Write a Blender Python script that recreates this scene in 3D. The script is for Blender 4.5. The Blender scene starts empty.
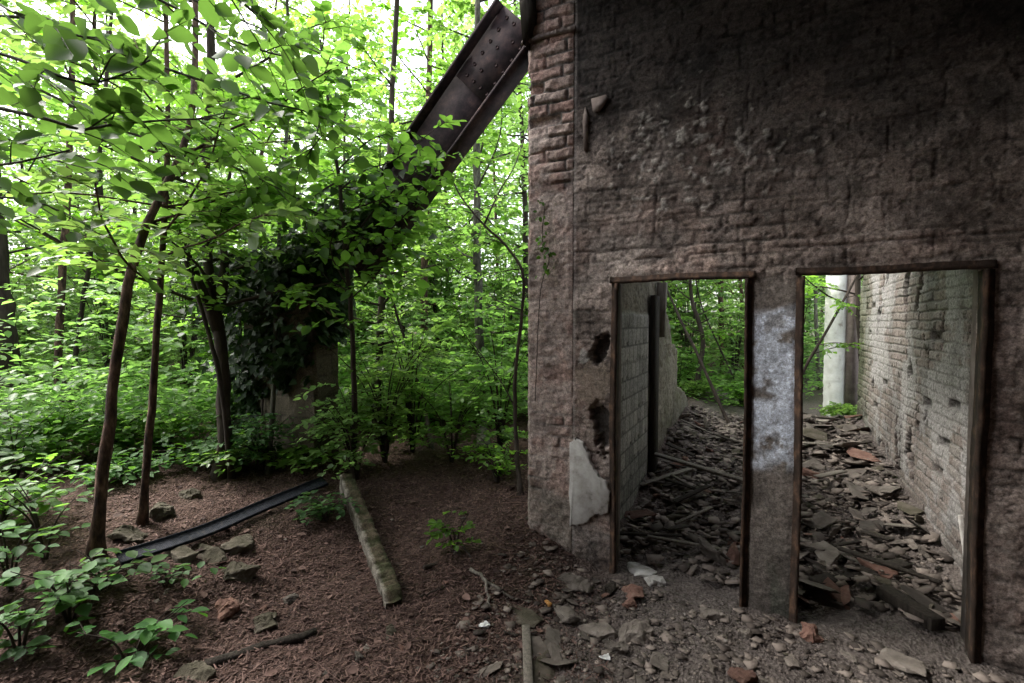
import bpy, math, random
import numpy as np
from mathutils import Vector, noise as mnoise

random.seed(7)
RS = np.random.RandomState
sc = bpy.context.scene
COL = sc.collection
rad = math.radians

# ------------------------------------------------------------------ camera
FPX, CAMZ, YAW, PITCH = 490.0, 1.7, rad(27.1), rad(2.2)
cam_d = bpy.data.cameras.new('camera')
cam = bpy.data.objects.new('camera', cam_d)
COL.objects.link(cam)
cam_d.sensor_width = 36
cam_d.lens = 36 * FPX / 1024
cam_d.clip_start, cam_d.clip_end = 0.05, 500
cam.location = (0, 0, CAMZ)
cam.rotation_euler = (rad(90) - PITCH, 0, YAW)
sc.camera = cam
CP, SP, CY, SY = math.cos(PITCH), math.sin(PITCH), math.cos(YAW), math.sin(YAW)

def ray(px, py):
    x = (px - 512) / FPX; u = -(py - 341.5) / FPX
    fy = CP + u * SP; z = -SP + u * CP
    return np.array([x * CY - fy * SY, x * SY + fy * CY, z])

def P(px, py, depth):
    r = ray(px, py)
    return np.array([0, 0, CAMZ]) + r * depth

# ------------------------------------------------------------------ noise
def _h(ix, iy, s):
    n = (ix.astype(np.int64) * 374761393 + iy.astype(np.int64) * 668265263 + s * 982451653) & 0x7fffffff
    n = ((n ^ (n >> 13)) * 1274126177) & 0x7fffffff
    n = n ^ (n >> 16)
    return (n & 0xffff) / 65535.0

def vn(x, y, s=0):
    ix = np.floor(x); iy = np.floor(y)
    fx = x - ix; fy = y - iy
    fx = fx * fx * (3 - 2 * fx); fy = fy * fy * (3 - 2 * fy)
    a = _h(ix, iy, s); b = _h(ix + 1, iy, s); c = _h(ix, iy + 1, s); d = _h(ix + 1, iy + 1, s)
    return (a * (1 - fx) + b * fx) * (1 - fy) + (c * (1 - fx) + d * fx) * fy

def fbm(x, y, s=0, o=4, g=0.5):
    t = 0; a = 1; n = 0
    for k in range(o):
        t = t + a * vn(x * 2 ** k + 17.3 * k, y * 2 ** k - 9.1 * k, s + k); n += a; a *= g
    return t / n

def sm(a, b, x):
    t = np.clip((x - a) / (b - a), 0, 1)
    return t * t * (3 - 2 * t)

# ------------------------------------------------------------------ ground height
def H(X, Y):
    X = np.asarray(X, float); Y = np.asarray(Y, float)
    d = np.hypot(X, Y)
    left = sm(-0.8, -2.0, X)
    z = 0.36 * sm(2.9, 5.2, d) * left - .04 * (1 - left)
    z = z + 0.17 * np.exp(-((X + 1.65) ** 2 / 0.30 + (Y - 3.25) ** 2 / 0.6))
    room = sm(3.3, 3.9, Y) * (1 - left)
    z = z + room * (0.24 * sm(3.6, 7.8, Y) + .16 * np.exp(-(X + 1.05) ** 2 / .07) * sm(4.2, 5.5, Y) + .15 * np.exp(-(X - 1.2) ** 2 / .06) * sm(3.8, 5, Y) + .15 * (fbm(X * 2.3, Y * 2.3, 14, 3) - .5))
    z = z + room * 0.16 * np.exp(-((X - 0.05) ** 2 / 0.14 + (Y - 5.0) ** 2 / 1.0))
    z = z + room * 0.12 * np.exp(-((X - 0.5) ** 2 / 0.5 + (Y - 7.6) ** 2 / 0.6))
    z = z + 0.12 * np.exp(-((X + 3.3) ** 2 / 0.5 + (Y - 1.5) ** 2 / 0.25)) * left
    z = z + 0.35 * sm(7, 22, d)
    near = 1 - sm(20, 40, d)
    z = z + (0.10 * (fbm(X * 1.1, Y * 1.1, 3) - .5) + 0.05 * (fbm(X * 5, Y * 5, 9) - .5)) * near
    z = z + 0.030 * (fbm(X * 17, Y * 17, 21, 3) - .5) * near
    z = z + 1.4 * (fbm(X * .09, Y * .09, 31, 3) - .5) * sm(10, 30, d)
    return z

def G(px, py):
    r = ray(px, py); t = 3.0
    for _ in range(60):
        z = float(H(r[0] * t, r[1] * t))
        tn = (z - CAMZ) / r[2] if r[2] < -1e-4 else 20
        t = 0.5 * t + 0.5 * min(max(tn, 0.3), 40)
    p = r * t; return np.array([p[0], p[1], float(H(p[0], p[1]))])

WALLY = 3.24
def W(px, py, y=WALLY):
    r = ray(px, py); t = y / r[1]
    return np.array([r[0] * t, y, CAMZ + r[2] * t])

# ------------------------------------------------------------------ mesh building
class MB:
    def __init__(s): s.v = []; s.f = []; s.n = 0; s.m = []; s.c = []
    def add(s, v, faces, mi=0, col=None):
        v = np.asarray(v, float).reshape(-1, 3)
        for f in (faces if isinstance(faces, list) else [faces]):
            f = np.asarray(f, np.int64)
            s.f.append(f + s.n); s.m.append(mi)
        s.v.append(v); s.n += len(v)
        s.c.append(np.ones((len(v), 3)) * .5 if col is None else np.asarray(col, float).reshape(-1, 3))
        return s
    def build(s, name, mats, parent=None, smooth=False, loc=None, col=False):
        me = bpy.data.meshes.new(name)
        v = np.concatenate(s.v) if s.v else np.zeros((0, 3))
        if loc is not None: v = v - np.asarray(loc)
        me.vertices.add(len(v)); me.vertices.foreach_set('co', v.astype(np.float32).ravel())
        loops = np.concatenate([f.ravel() for f in s.f])
        tot = np.concatenate([np.full(len(f), f.shape[1]) for f in s.f])
        mi = np.concatenate([np.full(len(f), m) for f, m in zip(s.f, s.m)])
        me.loops.add(len(loops)); me.loops.foreach_set('vertex_index', loops.astype(np.int32))
        me.polygons.add(len(tot))
        st = np.concatenate([[0], np.cumsum(tot)[:-1]])
        me.polygons.foreach_set('loop_start', st.astype(np.int32))
        me.polygons.foreach_set('loop_total', tot.astype(np.int32))
        me.polygons.foreach_set('material_index', mi.astype(np.int32))
        if smooth: me.polygons.foreach_set('use_smooth', np.ones(len(tot), bool))
        if col:
            ca = me.color_attributes.new('Col', 'FLOAT_COLOR', 'POINT')
            c = np.concatenate(s.c); c = np.concatenate([c, np.ones((len(c), 1))], 1)
            ca.data.foreach_set('color', c.astype(np.float32).ravel())
        me.update(calc_edges=True)
        me.validate()
        for m in (mats if isinstance(mats, (list, tuple)) else [mats]): me.materials.append(m)
        o = bpy.data.objects.new(name, me); COL.objects.link(o)
        if loc is not None: o.location = loc
        if parent is not None:
            o.parent = parent
            if loc is None: o.location = -np.array(parent.location)   # parts are built in world space
        return o

def tag(o, label=None, cat=None, group=None, kind=None):
    if label: o['label'] = label
    if cat: o['category'] = cat
    if group: o['group'] = group
    if kind: o['kind'] = kind
    return o

def empty(name, loc, label, cat, group=None):
    o = bpy.data.objects.new(name, None); COL.objects.link(o)
    o.location = loc; o.empty_display_size = .1
    return tag(o, label, cat, group)

def copy_tree(o, loc, rot=None, scale=None, label=None):
    c = o.copy(); COL.objects.link(c); c.location = loc
    if rot is not None: c.rotation_euler = rot
    if scale is not None: c.scale = (scale,) * 3 if not hasattr(scale, '__len__') else scale
    if label: c['label'] = label
    for ch in list(o.children):
        k = ch.copy(); COL.objects.link(k); k.parent = c
    return c

def nrm(a): return a / np.maximum(np.linalg.norm(a, axis=-1, keepdims=True), 1e-9)

def catmull(pts, n):
    pts = np.asarray(pts, float)
    p = np.vstack([2 * pts[0] - pts[1], pts, 2 * pts[-1] - pts[-2]])
    out = []
    segs = len(pts) - 1
    for t in np.linspace(0, segs, n):
        i = min(int(t), segs - 1); f = t - i
        a, b, c, d = p[i:i + 4]
        out.append(.5 * ((2 * b) + (-a + c) * f + (2 * a - 5 * b + 4 * c - d) * f * f + (-a + 3 * b - 3 * c + d) * f ** 3))
    return np.array(out)

def tube(mb, pts, radii, sides=7, mi=0, rough=0.0, seed=0):
    pts = np.asarray(pts, float); n = len(pts)
    radii = np.full(n, radii) if np.isscalar(radii) else np.asarray(radii)
    T = nrm(np.gradient(pts, axis=0))
    ref = np.array([0.3, 0.2, 1.0]) if abs(T[0][2]) < .8 else np.array([1, .3, 0.])
    A = nrm(np.cross(T, ref)); B = np.cross(T, A)
    a = np.linspace(0, 2 * np.pi, sides, endpoint=False)
    R = radii[:, None] * np.ones((n, sides))
    if rough: R = R * (1 + rough * (RS(seed).rand(n, sides) - .5))
    v = pts[:, None] + R[..., None] * (np.cos(a)[None, :, None] * A[:, None] + np.sin(a)[None, :, None] * B[:, None])
    i = np.arange(n - 1)[:, None] * sides; k = np.arange(sides)[None]
    k2 = (k + 1) % sides
    f = np.stack([i + k, i + k2, i + sides + k2, i + sides + k], -1).reshape(-1, 4)
    caps = [f, np.arange(sides)[None, ::-1], (np.arange(sides) + (n - 1) * sides)[None]]
    mb.add(v, caps, mi)

def box(mb, lo, hi, mi=0):
    x0, y0, z0 = lo; x1, y1, z1 = hi
    v = [(x0, y0, z0), (x1, y0, z0), (x1, y1, z0), (x0, y1, z0), (x0, y0, z1), (x1, y0, z1), (x1, y1, z1), (x0, y1, z1)]
    f = [(3, 2, 1, 0), (4, 5, 6, 7), (0, 1, 5, 4), (1, 2, 6, 5), (2, 3, 7, 6), (3, 0, 4, 7)]
    mb.add(v, np.array(f), mi)

def obox(mb, c, ax, ay, az, mi=0):
    c, ax, ay, az = map(np.asarray, (c, ax, ay, az))
    v = [c - ax - ay - az, c + ax - ay - az, c + ax + ay - az, c - ax + ay - az, c - ax - ay + az, c + ax - ay + az, c + ax + ay + az, c - ax + ay + az]
    f = [(3, 2, 1, 0), (4, 5, 6, 7), (0, 1, 5, 4), (1, 2, 6, 5), (2, 3, 7, 6), (3, 0, 4, 7)]
    mb.add(v, np.array(f), mi)

# ------------------------------------------------------------------ materials
def newmat(name):
    m = bpy.data.materials.new(name); m.use_nodes = True
    nt = m.node_tree
    return m, nt, nt.nodes['Principled BSDF'], nt.nodes['Material Output']

def noise_node(nt, scale, detail=6, rough=.6, vec=None):
    n = nt.nodes.new('ShaderNodeTexNoise'); n.inputs['Scale'].default_value = scale
    n.inputs['Detail'].default_value = detail; n.inputs['Roughness'].default_value = rough
    if vec is not None: nt.links.new(vec, n.inputs['Vector'])
    return n

def ramp(nt, fac, stops):
    r = nt.nodes.new('ShaderNodeValToRGB'); e = r.color_ramp.elements
    while len(e) < len(stops): e.new(.5)
    for el, (p, c) in zip(e, stops):
        el.position = p; el.color = (*c, 1)
    nt.links.new(fac, r.inputs[0]); return r

def surf(name, stops, scale=6, rough=.85, bump=.3, bscale=60, stretch=(1, 1, 1), spec=.3, bdist=.01, island=0.0, metal=0):
    m, nt, b, _ = newmat(name)
    tc = nt.nodes.new('ShaderNodeTexCoord')
    mp = nt.nodes.new('ShaderNodeMapping'); mp.inputs['Scale'].default_value = stretch
    nt.links.new(tc.outputs['Object'], mp.inputs['Vector'])
    n1 = noise_node(nt, scale, 8, .65, mp.outputs['Vector'])
    r = ramp(nt, n1.outputs['Fac'], stops)
    out = r.outputs['Color']
    if island:
        g = nt.nodes.new('ShaderNodeObjectInfo')
        hs = nt.nodes.new('ShaderNodeHueSaturation')
        mr = nt.nodes.new('ShaderNodeMapRange')
        mr.inputs['To Min'].default_value = 1 - island; mr.inputs['To Max'].default_value = 1 + island
        nt.links.new(g.outputs['Random'], mr.inputs['Value'])
        nt.links.new(mr.outputs['Result'], hs.inputs['Value'])
        nt.links.new(out, hs.inputs['Color']); out = hs.outputs['Color']
    nt.links.new(out, b.inputs['Base Color'])
    n2 = noise_node(nt, bscale, 6, .7, mp.outputs['Vector'])
    bp = nt.nodes.new('ShaderNodeBump'); bp.inputs['Strength'].default_value = bump; bp.inputs['Distance'].default_value = bdist
    nt.links.new(n2.outputs['Fac'], bp.inputs['Height']); nt.links.new(bp.outputs['Normal'], b.inputs['Normal'])
    b.inputs['Roughness'].default_value = rough; b.inputs['Specular IOR Level'].default_value = spec
    b.inputs['Metallic'].default_value = metal
    return m

def colattr(name, rough=.9, bump=.9, bscale=48, vary=.42):
    """surface whose colour comes from the colour attribute, times fine grain"""
    m, nt, b, _ = newmat(name)
    a = nt.nodes.new('ShaderNodeAttribute'); a.attribute_name = 'Col'
    tc = nt.nodes.new('ShaderNodeTexCoord')
    n = noise_node(nt, bscale, 8, .7, tc.outputs['Object'])
    mr = nt.nodes.new('ShaderNodeMapRange')
    mr.inputs['From Min'].default_value = .36; mr.inputs['From Max'].default_value = .64
    mr.inputs['To Min'].default_value = 1 - vary; mr.inputs['To Max'].default_value = 1 + vary
    nt.links.new(n.outputs['Fac'], mr.inputs['Value'])
    n3 = noise_node(nt, bscale * 2.6, 5, .75, tc.outputs['Object'])
    mr3 = nt.nodes.new('ShaderNodeMapRange'); mr3.inputs['From Min'].default_value = .36; mr3.inputs['From Max'].default_value = .64
    mr3.inputs['To Min'].default_value = 1 - vary * .9; mr3.inputs['To Max'].default_value = 1 + vary * .9
    nt.links.new(n3.outputs['Fac'], mr3.inputs['Value'])
    mm = nt.nodes.new('ShaderNodeMath'); mm.operation = 'MULTIPLY'
    nt.links.new(mr.outputs['Result'], mm.inputs[0]); nt.links.new(mr3.outputs['Result'], mm.inputs[1]); mr = mm; mm.outputs[0].name
    mx = nt.nodes.new('ShaderNodeVectorMath'); mx.operation = 'SCALE'
    nt.links.new(a.outputs['Color'], mx.inputs[0]); nt.links.new(mr.outputs[0], mx.inputs['Scale'])
    nt.links.new(mx.outputs['Vector'], b.inputs['Base Color'])
    n2 = noise_node(nt, bscale * .8, 7, .75, tc.outputs['Object'])
    bp = nt.nodes.new('ShaderNodeBump'); bp.inputs['Strength'].default_value = bump; bp.inputs['Distance'].default_value = .008
    nt.links.new(n2.outputs['Fac'], bp.inputs['Height']); nt.links.new(bp.outputs['Normal'], b.inputs['Normal'])
    b.inputs['Roughness'].default_value = rough; b.inputs['Specular IOR Level'].default_value = .25
    return m

def leafmat(name, lo, hi, trans=(.30, .5, .05), tf=.45, rough=.42, spec=.4):
    m, nt, b, out = newmat(name)
    g = nt.nodes.new('ShaderNodeNewGeometry')
    r = ramp(nt, g.outputs['Random Per Island'], [(0, lo), (.55, tuple((a + c) / 2 for a, c in zip(lo, hi))), (1, hi)])
    oi = nt.nodes.new('ShaderNodeObjectInfo')
    def vary(sock):
        q = nt.nodes.new('ShaderNodeHueSaturation')
        for inp, lo_, hi_, mul in (('Hue', .492, .512, 1), ('Value', .85, 1.25, 7.3), ('Saturation', .90, 1.06, 3.1)):
            f = nt.nodes.new('ShaderNodeMath'); f.operation = 'MULTIPLY'; f.inputs[1].default_value = mul; nt.links.new(oi.outputs['Random'], f.inputs[0])
            fr = nt.nodes.new('ShaderNodeMath'); fr.operation = 'FRACT'; nt.links.new(f.outputs[0], fr.inputs[0])
            mr = nt.nodes.new('ShaderNodeMapRange'); mr.inputs['To Min'].default_value = lo_; mr.inputs['To Max'].default_value = hi_
            nt.links.new(fr.outputs[0], mr.inputs['Value']); nt.links.new(mr.outputs['Result'], q.inputs[inp])
        nt.links.new(sock, q.inputs['Color']); return q.outputs['Color']
    nt.links.new(vary(r.outputs['Color']), b.inputs['Base Color'])
    b.inputs['Roughness'].default_value = rough; b.inputs['Specular IOR Level'].default_value = spec
    t = nt.nodes.new('ShaderNodeBsdfTranslucent')
    mt = nt.nodes.new('ShaderNodeMixRGB'); mt.blend_type = 'MULTIPLY'; mt.inputs['Fac'].default_value = 1
    r2 = ramp(nt, g.outputs['Random Per Island'], [(0, tuple(.72 * c for c in trans)), (1, trans)])
    nt.links.new(vary(r2.outputs['Color']), t.inputs['Color'])
    nt.nodes.remove(mt)
    mx = nt.nodes.new('ShaderNodeMixShader'); mx.inputs['Fac'].default_value = tf
    nt.links.new(b.outputs[0], mx.inputs[1]); nt.links.new(t.outputs[0], mx.inputs[2])
    nt.links.new(mx.outputs[0], out.inputs['Surface'])
    return m

M = {}
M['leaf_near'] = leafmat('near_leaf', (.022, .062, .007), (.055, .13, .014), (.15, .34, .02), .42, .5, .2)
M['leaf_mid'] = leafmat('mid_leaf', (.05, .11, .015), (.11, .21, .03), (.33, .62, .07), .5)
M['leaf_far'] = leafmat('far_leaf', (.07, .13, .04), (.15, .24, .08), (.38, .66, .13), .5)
M['leaf_blue'] = leafmat('needle_leaf', (.07, .12, .07), (.14, .21, .12), (.26, .40, .20), .4)
M['leaf_ivy'] = leafmat('ivy_leaf', (.010, .028, .008), (.028, .065, .016), (.06, .14, .015), .3, .5, .25)
M['leaf_low'] = leafmat('ground_leaf', (.025, .07, .018), (.06, .14, .03), (.15, .33, .04), .35, .6, .3)
M['bark_dark'] = surf('dark_bark', [(.3, (.018, .014, .011)), (.7, (.07, .055, .045))], 12, .95, .8, 40, (1, 1, .25), .15)
M['bark_red'] = surf('red_bark', [(.36, (.022, .015, .012)), (.52, (.085, .052, .038)), (.66, (.19, .12, .085))], 26, .9, 1, 60, (1, 1, .35), .2)
M['bark_grey'] = surf('grey_bark', [(.34, (.02, .02, .015)), (.5, (.075, .072, .055)), (.68, (.16, .155, .12))], 22, .9, .9, 60, (1, 1, .35), .2)
M['rust'] = surf('rusty_frame', [(.3, (.012, .009, .007)), (.5, (.036, .023, .017)), (.68, (.12, .07, .045))], 18, .9, .9, 70, (1, 1, .5), .2, .006)
M['steel'] = surf('beam_steel', [(.32, (.012, .009, .009)), (.5, (.032, .021, .022)), (.62, (.06, .037, .035)), (.75, (.12, .07, .055))], 9, .8, .35, 80, (1, 1, 1), .2, .003)
M['wall'] = colattr('weathered_wall')
M['wallsm'] = colattr('stub_wall', bump=.5, bscale=60)
M['core'] = surf('masonry', [(.3, (.10, .075, .065)), (.7, (.22, .18, .16))], 9, .95, .8, 40)
M['render'] = surf('white_render', [(.33, (.16, .145, .125)), (.42, (.33, .31, .285)), (.6, (.44, .425, .40)), (.8, (.52, .505, .48))], 9, .9, .6, 50)
M['concrete'] = surf('roof_concrete', [(.3, (.06, .055, .05)), (.7, (.14, .13, .12))], 3, .95, .4, 30)
M['stone'] = surf('grey_stone', [(.3, (.085, .072, .060)), (.55, (.165, .142, .122)), (.8, (.27, .24, .21))], 9, .92, .7, 50, (1, 1, 1), .2, .008, .35)
M['slate'] = surf('slate_chip', [(.3, (.05, .041, .034)), (.6, (.11, .092, .078)), (.85, (.20, .17, .148))], 8, .85, .6, 50, (1, 1, 1), .3, .006, .45)
M['brickred'] = surf('red_brick', [(.3, (.09, .05, .04)), (.55, (.15, .085, .065)), (.8, (.20, .14, .115))], 14, .92, .7, 60, (1, 1, 1), .2, .006, .3)
M['wood_grey'] = surf('weathered_wood', [(.3, (.08, .07, .058)), (.7, (.22, .195, .165))], 10, .9, .6, 40, (6, 6, .6), .2)
M['wood_dark'] = surf('rotten_wood', [(.3, (.012, .010, .008)), (.7, (.055, .045, .036))], 10, .95, .9, 30, (5, 5, .6), .2)
M['strip'] = surf('dark_strip', [(.35, (.004, .005, .009)), (.55, (.011, .014, .022)), (.75, (.05, .045, .04))], 30, .7, .9, 70, (1, 1, 1), .15)
M['white'] = surf('white_bits', [(.3, (.62, .62, .61)), (.7, (.84, .84, .83))], 8, .7, .2, 40)
M['moss'] = surf('mossy_stone', [(.3, (.035, .032, .018)), (.5, (.07, .06, .042)), (.8, (.14, .12, .10))], 8, .95, .9, 50)
M['needle'] = leafmat('litter', (.035, .021, .017), (.20, .122, .095), (.1, .06, .04), .1, .8, .2)
M['chip'] = leafmat('gravel', (.06, .05, .045), (.26, .23, .205), (.1, .1, .1), .0, .9, .2)

M['flatchip'] = leafmat('flat_chip', (.04, .032, .027), (.24, .20, .17), (.1, .1, .1), .0, .9, .2)
# ground
def ground_mat():
    m, nt, b, _ = newmat('forest_soil')
    tc = nt.nodes.new('ShaderNodeTexCoord')
    n1 = noise_node(nt, 1.3, 8, .65, tc.outputs['Object'])
    n2 = noise_node(nt, 38, 8, .75, tc.outputs['Object'])
    r1 = ramp(nt, n2.outputs['Fac'], [(.30, (.024, .015, .012)), (.5, (.072, .044, .036)), (.72, (.16, .10, .08))])
    r2 = ramp(nt, n2.outputs['Fac'], [(.30, (.05, .041, .036)), (.5, (.125, .104, .094)), (.72, (.23, .20, .18))])
    mx = nt.nodes.new('ShaderNodeMixRGB')
    a = nt.nodes.new('ShaderNodeAttribute'); a.attribute_name = 'Col'
    sp = nt.nodes.new('ShaderNodeSeparateColor'); nt.links.new(a.outputs['Color'], sp.inputs[0])
    nt.links.new(sp.outputs[0], mx.inputs['Fac'])
    nt.links.new(r1.outputs[0], mx.inputs[1]); nt.links.new(r2.outputs[0], mx.inputs[2])
    mx2 = nt.nodes.new('ShaderNodeMixRGB'); mx2.blend_type = 'MIX'
    r3 = ramp(nt, n1.outputs['Fac'], [(.56, (0, 0, 0)), (.72, (.6, .6, .6))])
    nt.links.new(r3.outputs[0], mx2.inputs['Fac'])
    nt.links.new(mx.outputs[0], mx2.inputs[1]); mx2.inputs[2].default_value = (.035, .035, .018, 1)
    nt.links.new(mx2.outputs[0], b.inputs['Base Color'])
    v = nt.nodes.new('ShaderNodeTexVoronoi'); v.inputs['Scale'].default_value = 55
    nt.links.new(tc.outputs['Object'], v.inputs['Vector'])
    ad = nt.nodes.new('ShaderNodeMath'); nt.links.new(n2.outputs['Fac'], ad.inputs[0]); nt.links.new(v.outputs['Distance'], ad.inputs[1])
    bp = nt.nodes.new('ShaderNodeBump'); bp.inputs['Strength'].default_value = 1; bp.inputs['Distance'].default_value = .02
    nt.links.new(ad.outputs[0], bp.inputs['Height']); nt.links.new(bp.outputs['Normal'], b.inputs['Normal'])
    b.inputs['Roughness'].default_value = .95; b.inputs['Specular IOR Level'].default_value = .15
    return m
M['ground'] = ground_mat()

def graded(lo, a, b, hi, step, n_out):
    mid = np.arange(a, b + 1e-6, step)
    k = np.linspace(0, 1, n_out + 1)[1:] ** 2.2
    left = a - (a - lo) * k; right = b + (hi - b) * k
    return np.concatenate([left[::-1], mid, right])

gx = graded(-90, -6.5, 2.2, 90, .03, 45); gy = graded(-40, .3, 8.6, 110, .03, 45)
XX, YY = np.meshgrid(gx, gy)
ZZ = H(XX, YY)
nx, ny = len(gx), len(gy)
idx = np.arange(nx * ny).reshape(ny, nx)
gf = np.stack([idx[:-1, :-1], idx[:-1, 1:], idx[1:, 1:], idx[1:, :-1]], -1).reshape(-1, 4)
rubz = sm(-1.5, -0.6, XX + .25 * (fbm(XX * 3, YY * 3, 71) - .5)) * sm(1.0, 2.0, YY + XX * .3)
gcol = np.stack([rubz, rubz, rubz], -1)
tag(MB().add(np.stack([XX, YY, ZZ], -1), gf, 0, gcol).build('ground', M['ground'], smooth=True, col=True), kind='structure',
    label='dark brown forest soil with needles and rubble dust')

# ------------------------------------------------------------------ relief walls
def relief(name, parent, mat, org, ud, vd, nd, us, vs, res, fn, hole=None, back=.1):
    """sheet in the plane org + u*ud + v*vd, pushed along nd by fn(u,v)->(h,colour); us/vs = breakpoints; hole(u,v)->bool mask of removed cells"""
    def line(br):
        out = []
        for a, b in zip(br[:-1], br[1:]):
            n = max(1, int(round((b - a) / res))); out.append(np.linspace(a, b, n, endpoint=False))
        return np.concatenate(out + [[br[-1]]])
    u = line(us); v = line(vs)
    U, V = np.meshgrid(u, v)
    h, c = fn(U, V)
    org, ud, vd, nd = map(lambda a: np.asarray(a, float), (org, ud, vd, nd))
    pos = org + U[..., None] * ud + V[..., None] * vd + h[..., None] * nd
    nv, nu = U.shape
    I = np.arange(nu * nv).reshape(nv, nu)
    uc = (U[:-1, :-1] + U[1:, 1:]) / 2; vc = (V[:-1, :-1] + V[1:, 1:]) / 2
    keep = np.ones_like(uc, bool) if hole is None else ~hole(uc, vc)
    q = np.stack([I[:-1, :-1], I[:-1, 1:], I[1:, 1:], I[1:, :-1]], -1)
    faces = [q[keep]]
    K = np.pad(keep, 1)
    N = nu * nv
    k0 = K[1:-1, 1:-1]
    for nb, (a, b) in ((K[:-2, 1:-1], (0, 1)), (K[1:-1, 2:], (1, 2)), (K[2:, 1:-1], (2, 3)), (K[1:-1, :-2], (3, 0))):
        e = q[k0 & ~nb]
        if len(e): faces.append(np.stack([e[:, b], e[:, a], e[:, a] + N, e[:, b] + N], -1))
    bk = org + U[..., None] * ud + V[..., None] * vd - back * nd
    vv = np.concatenate([pos.reshape(-1, 3), bk.reshape(-1, 3)]); cc = np.concatenate([c.reshape(-1, 3)] * 2)
    allf = np.concatenate(faces)
    used = np.unique(allf); rm = np.full(2 * N, -1); rm[used] = np.arange(len(used))
    return MB().add(vv[used], rm[allf], 0, cc[used]).build(name, mat, parent, smooth=True, col=True)

def mix(a, b, t): return np.asarray(a) * (1 - t[..., None]) + np.asarray(b) * t[..., None]

def bricks(u, v, L, Hc, mort, seed, wob=.006):
    u = u + wob * (fbm(u * 9, v * 9, seed + 5) - .5) * 2; v = v + wob * 1.6 * (fbm(u * 7 + 40, v * 7, seed + 6) - .5) * 2
    row = np.floor(v / Hc); off = (np.mod(row, 2)) * .5 * L + (_h(row, row * 0, seed) - .5) * .06
    cu = (u + off) / L; col = np.floor(cu)
    du = np.minimum(cu - col, 1 - (cu - col)) * L; fv = v / Hc - row; dv = np.minimum(fv, 1 - fv) * Hc
    d = np.minimum(du, dv)
    return sm(mort * .35, mort * .5 + .007, d), _h(row * 7 + 3, col * 13 + 1, seed), _h(row + 11, col + 5, seed + 2)

def swept(path, prof_fn, n):
    pts = catmull(path, n); rings = []
    T = nrm(np.gradient(pts, axis=0)); S = nrm(np.cross(T, [0, 0, 1]))
    for i in range(n):
        rings.append([pts[i] + S[i] * a + np.array([0, 0, b]) for a, b in prof_fn(i / (n - 1), i)])
    return np.array(rings)
# front wall -------------------------------------------------------
XL, XS, D1L, D1R, D2L, D2R, XR = -1.535, -1.18, -0.885, -0.075, 0.19, 0.985, 4.2
DTOP = 1.985; WTOP = 4.2
wall = empty('ruined_wall', (XS, WALLY, 0), 'tall weathered wall, shade coloured into its sooty top, with two empty doorways and a brick edge', 'wall')

def ramp3(t, cs):
    n = len(cs) - 1; t = np.clip(t, 0, .9999) * n; i = t.astype(int); f = t - i
    cs = np.asarray(cs); return cs[i] * (1 - f)[..., None] + cs[i + 1] * f[..., None]

def brick_fn(u, v):
    b, r1, r2 = bricks(u, v, .25, .081, .014, 12)
    smear = sm(.42, .60, fbm(u * 4 + 3, v * 3, 44) + .26 * sm(3.4, 2.2, v) - .02)
    b2 = b * (1 - .92 * smear)
    crumble = fbm(u * 24, v * 24, 45) - .5
    miss = (r2 > .93) & (v > 2.9)
    h = .020 * b2 + .014 * (r1 - .5) * b2 + .026 * crumble + .010 * smear + .02 * (fbm(u * 5, v * 5, 3) - .5)
    h = np.where(miss, h - .05 * b, h)
    edge = sm(XL + .03, XL, u + .03 * (fbm(u * 3, v * 14, 8) - .5))
    h = h - .03 * edge
    bc = ramp3(r1 * .8 + .2 * fbm(u * 30, v * 30, 4), [(.22, .14, .115), (.28, .185, .155), (.25, .195, .17), (.34, .26, .225)])
    c = mix((.13, .115, .105), bc, b)
    c = mix(c, (.345, .28, .248), smear * .75)
    pkk = sm(.55, .7, fbm(u * 7, v * 6, 29)); c = mix(c, (.33, .205, .17), pkk * .5)
    dirt = sm(.5, .75, fbm(u * 6, v * 6, 66)); c = c * (1 - .45 * dirt)[..., None]
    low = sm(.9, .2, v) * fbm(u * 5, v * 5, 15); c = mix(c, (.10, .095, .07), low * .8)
    se = sm(0, .03, XS - u); h = h * (.3 + .7 * se) + .004 * (1 - se)
    return h, c

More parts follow.
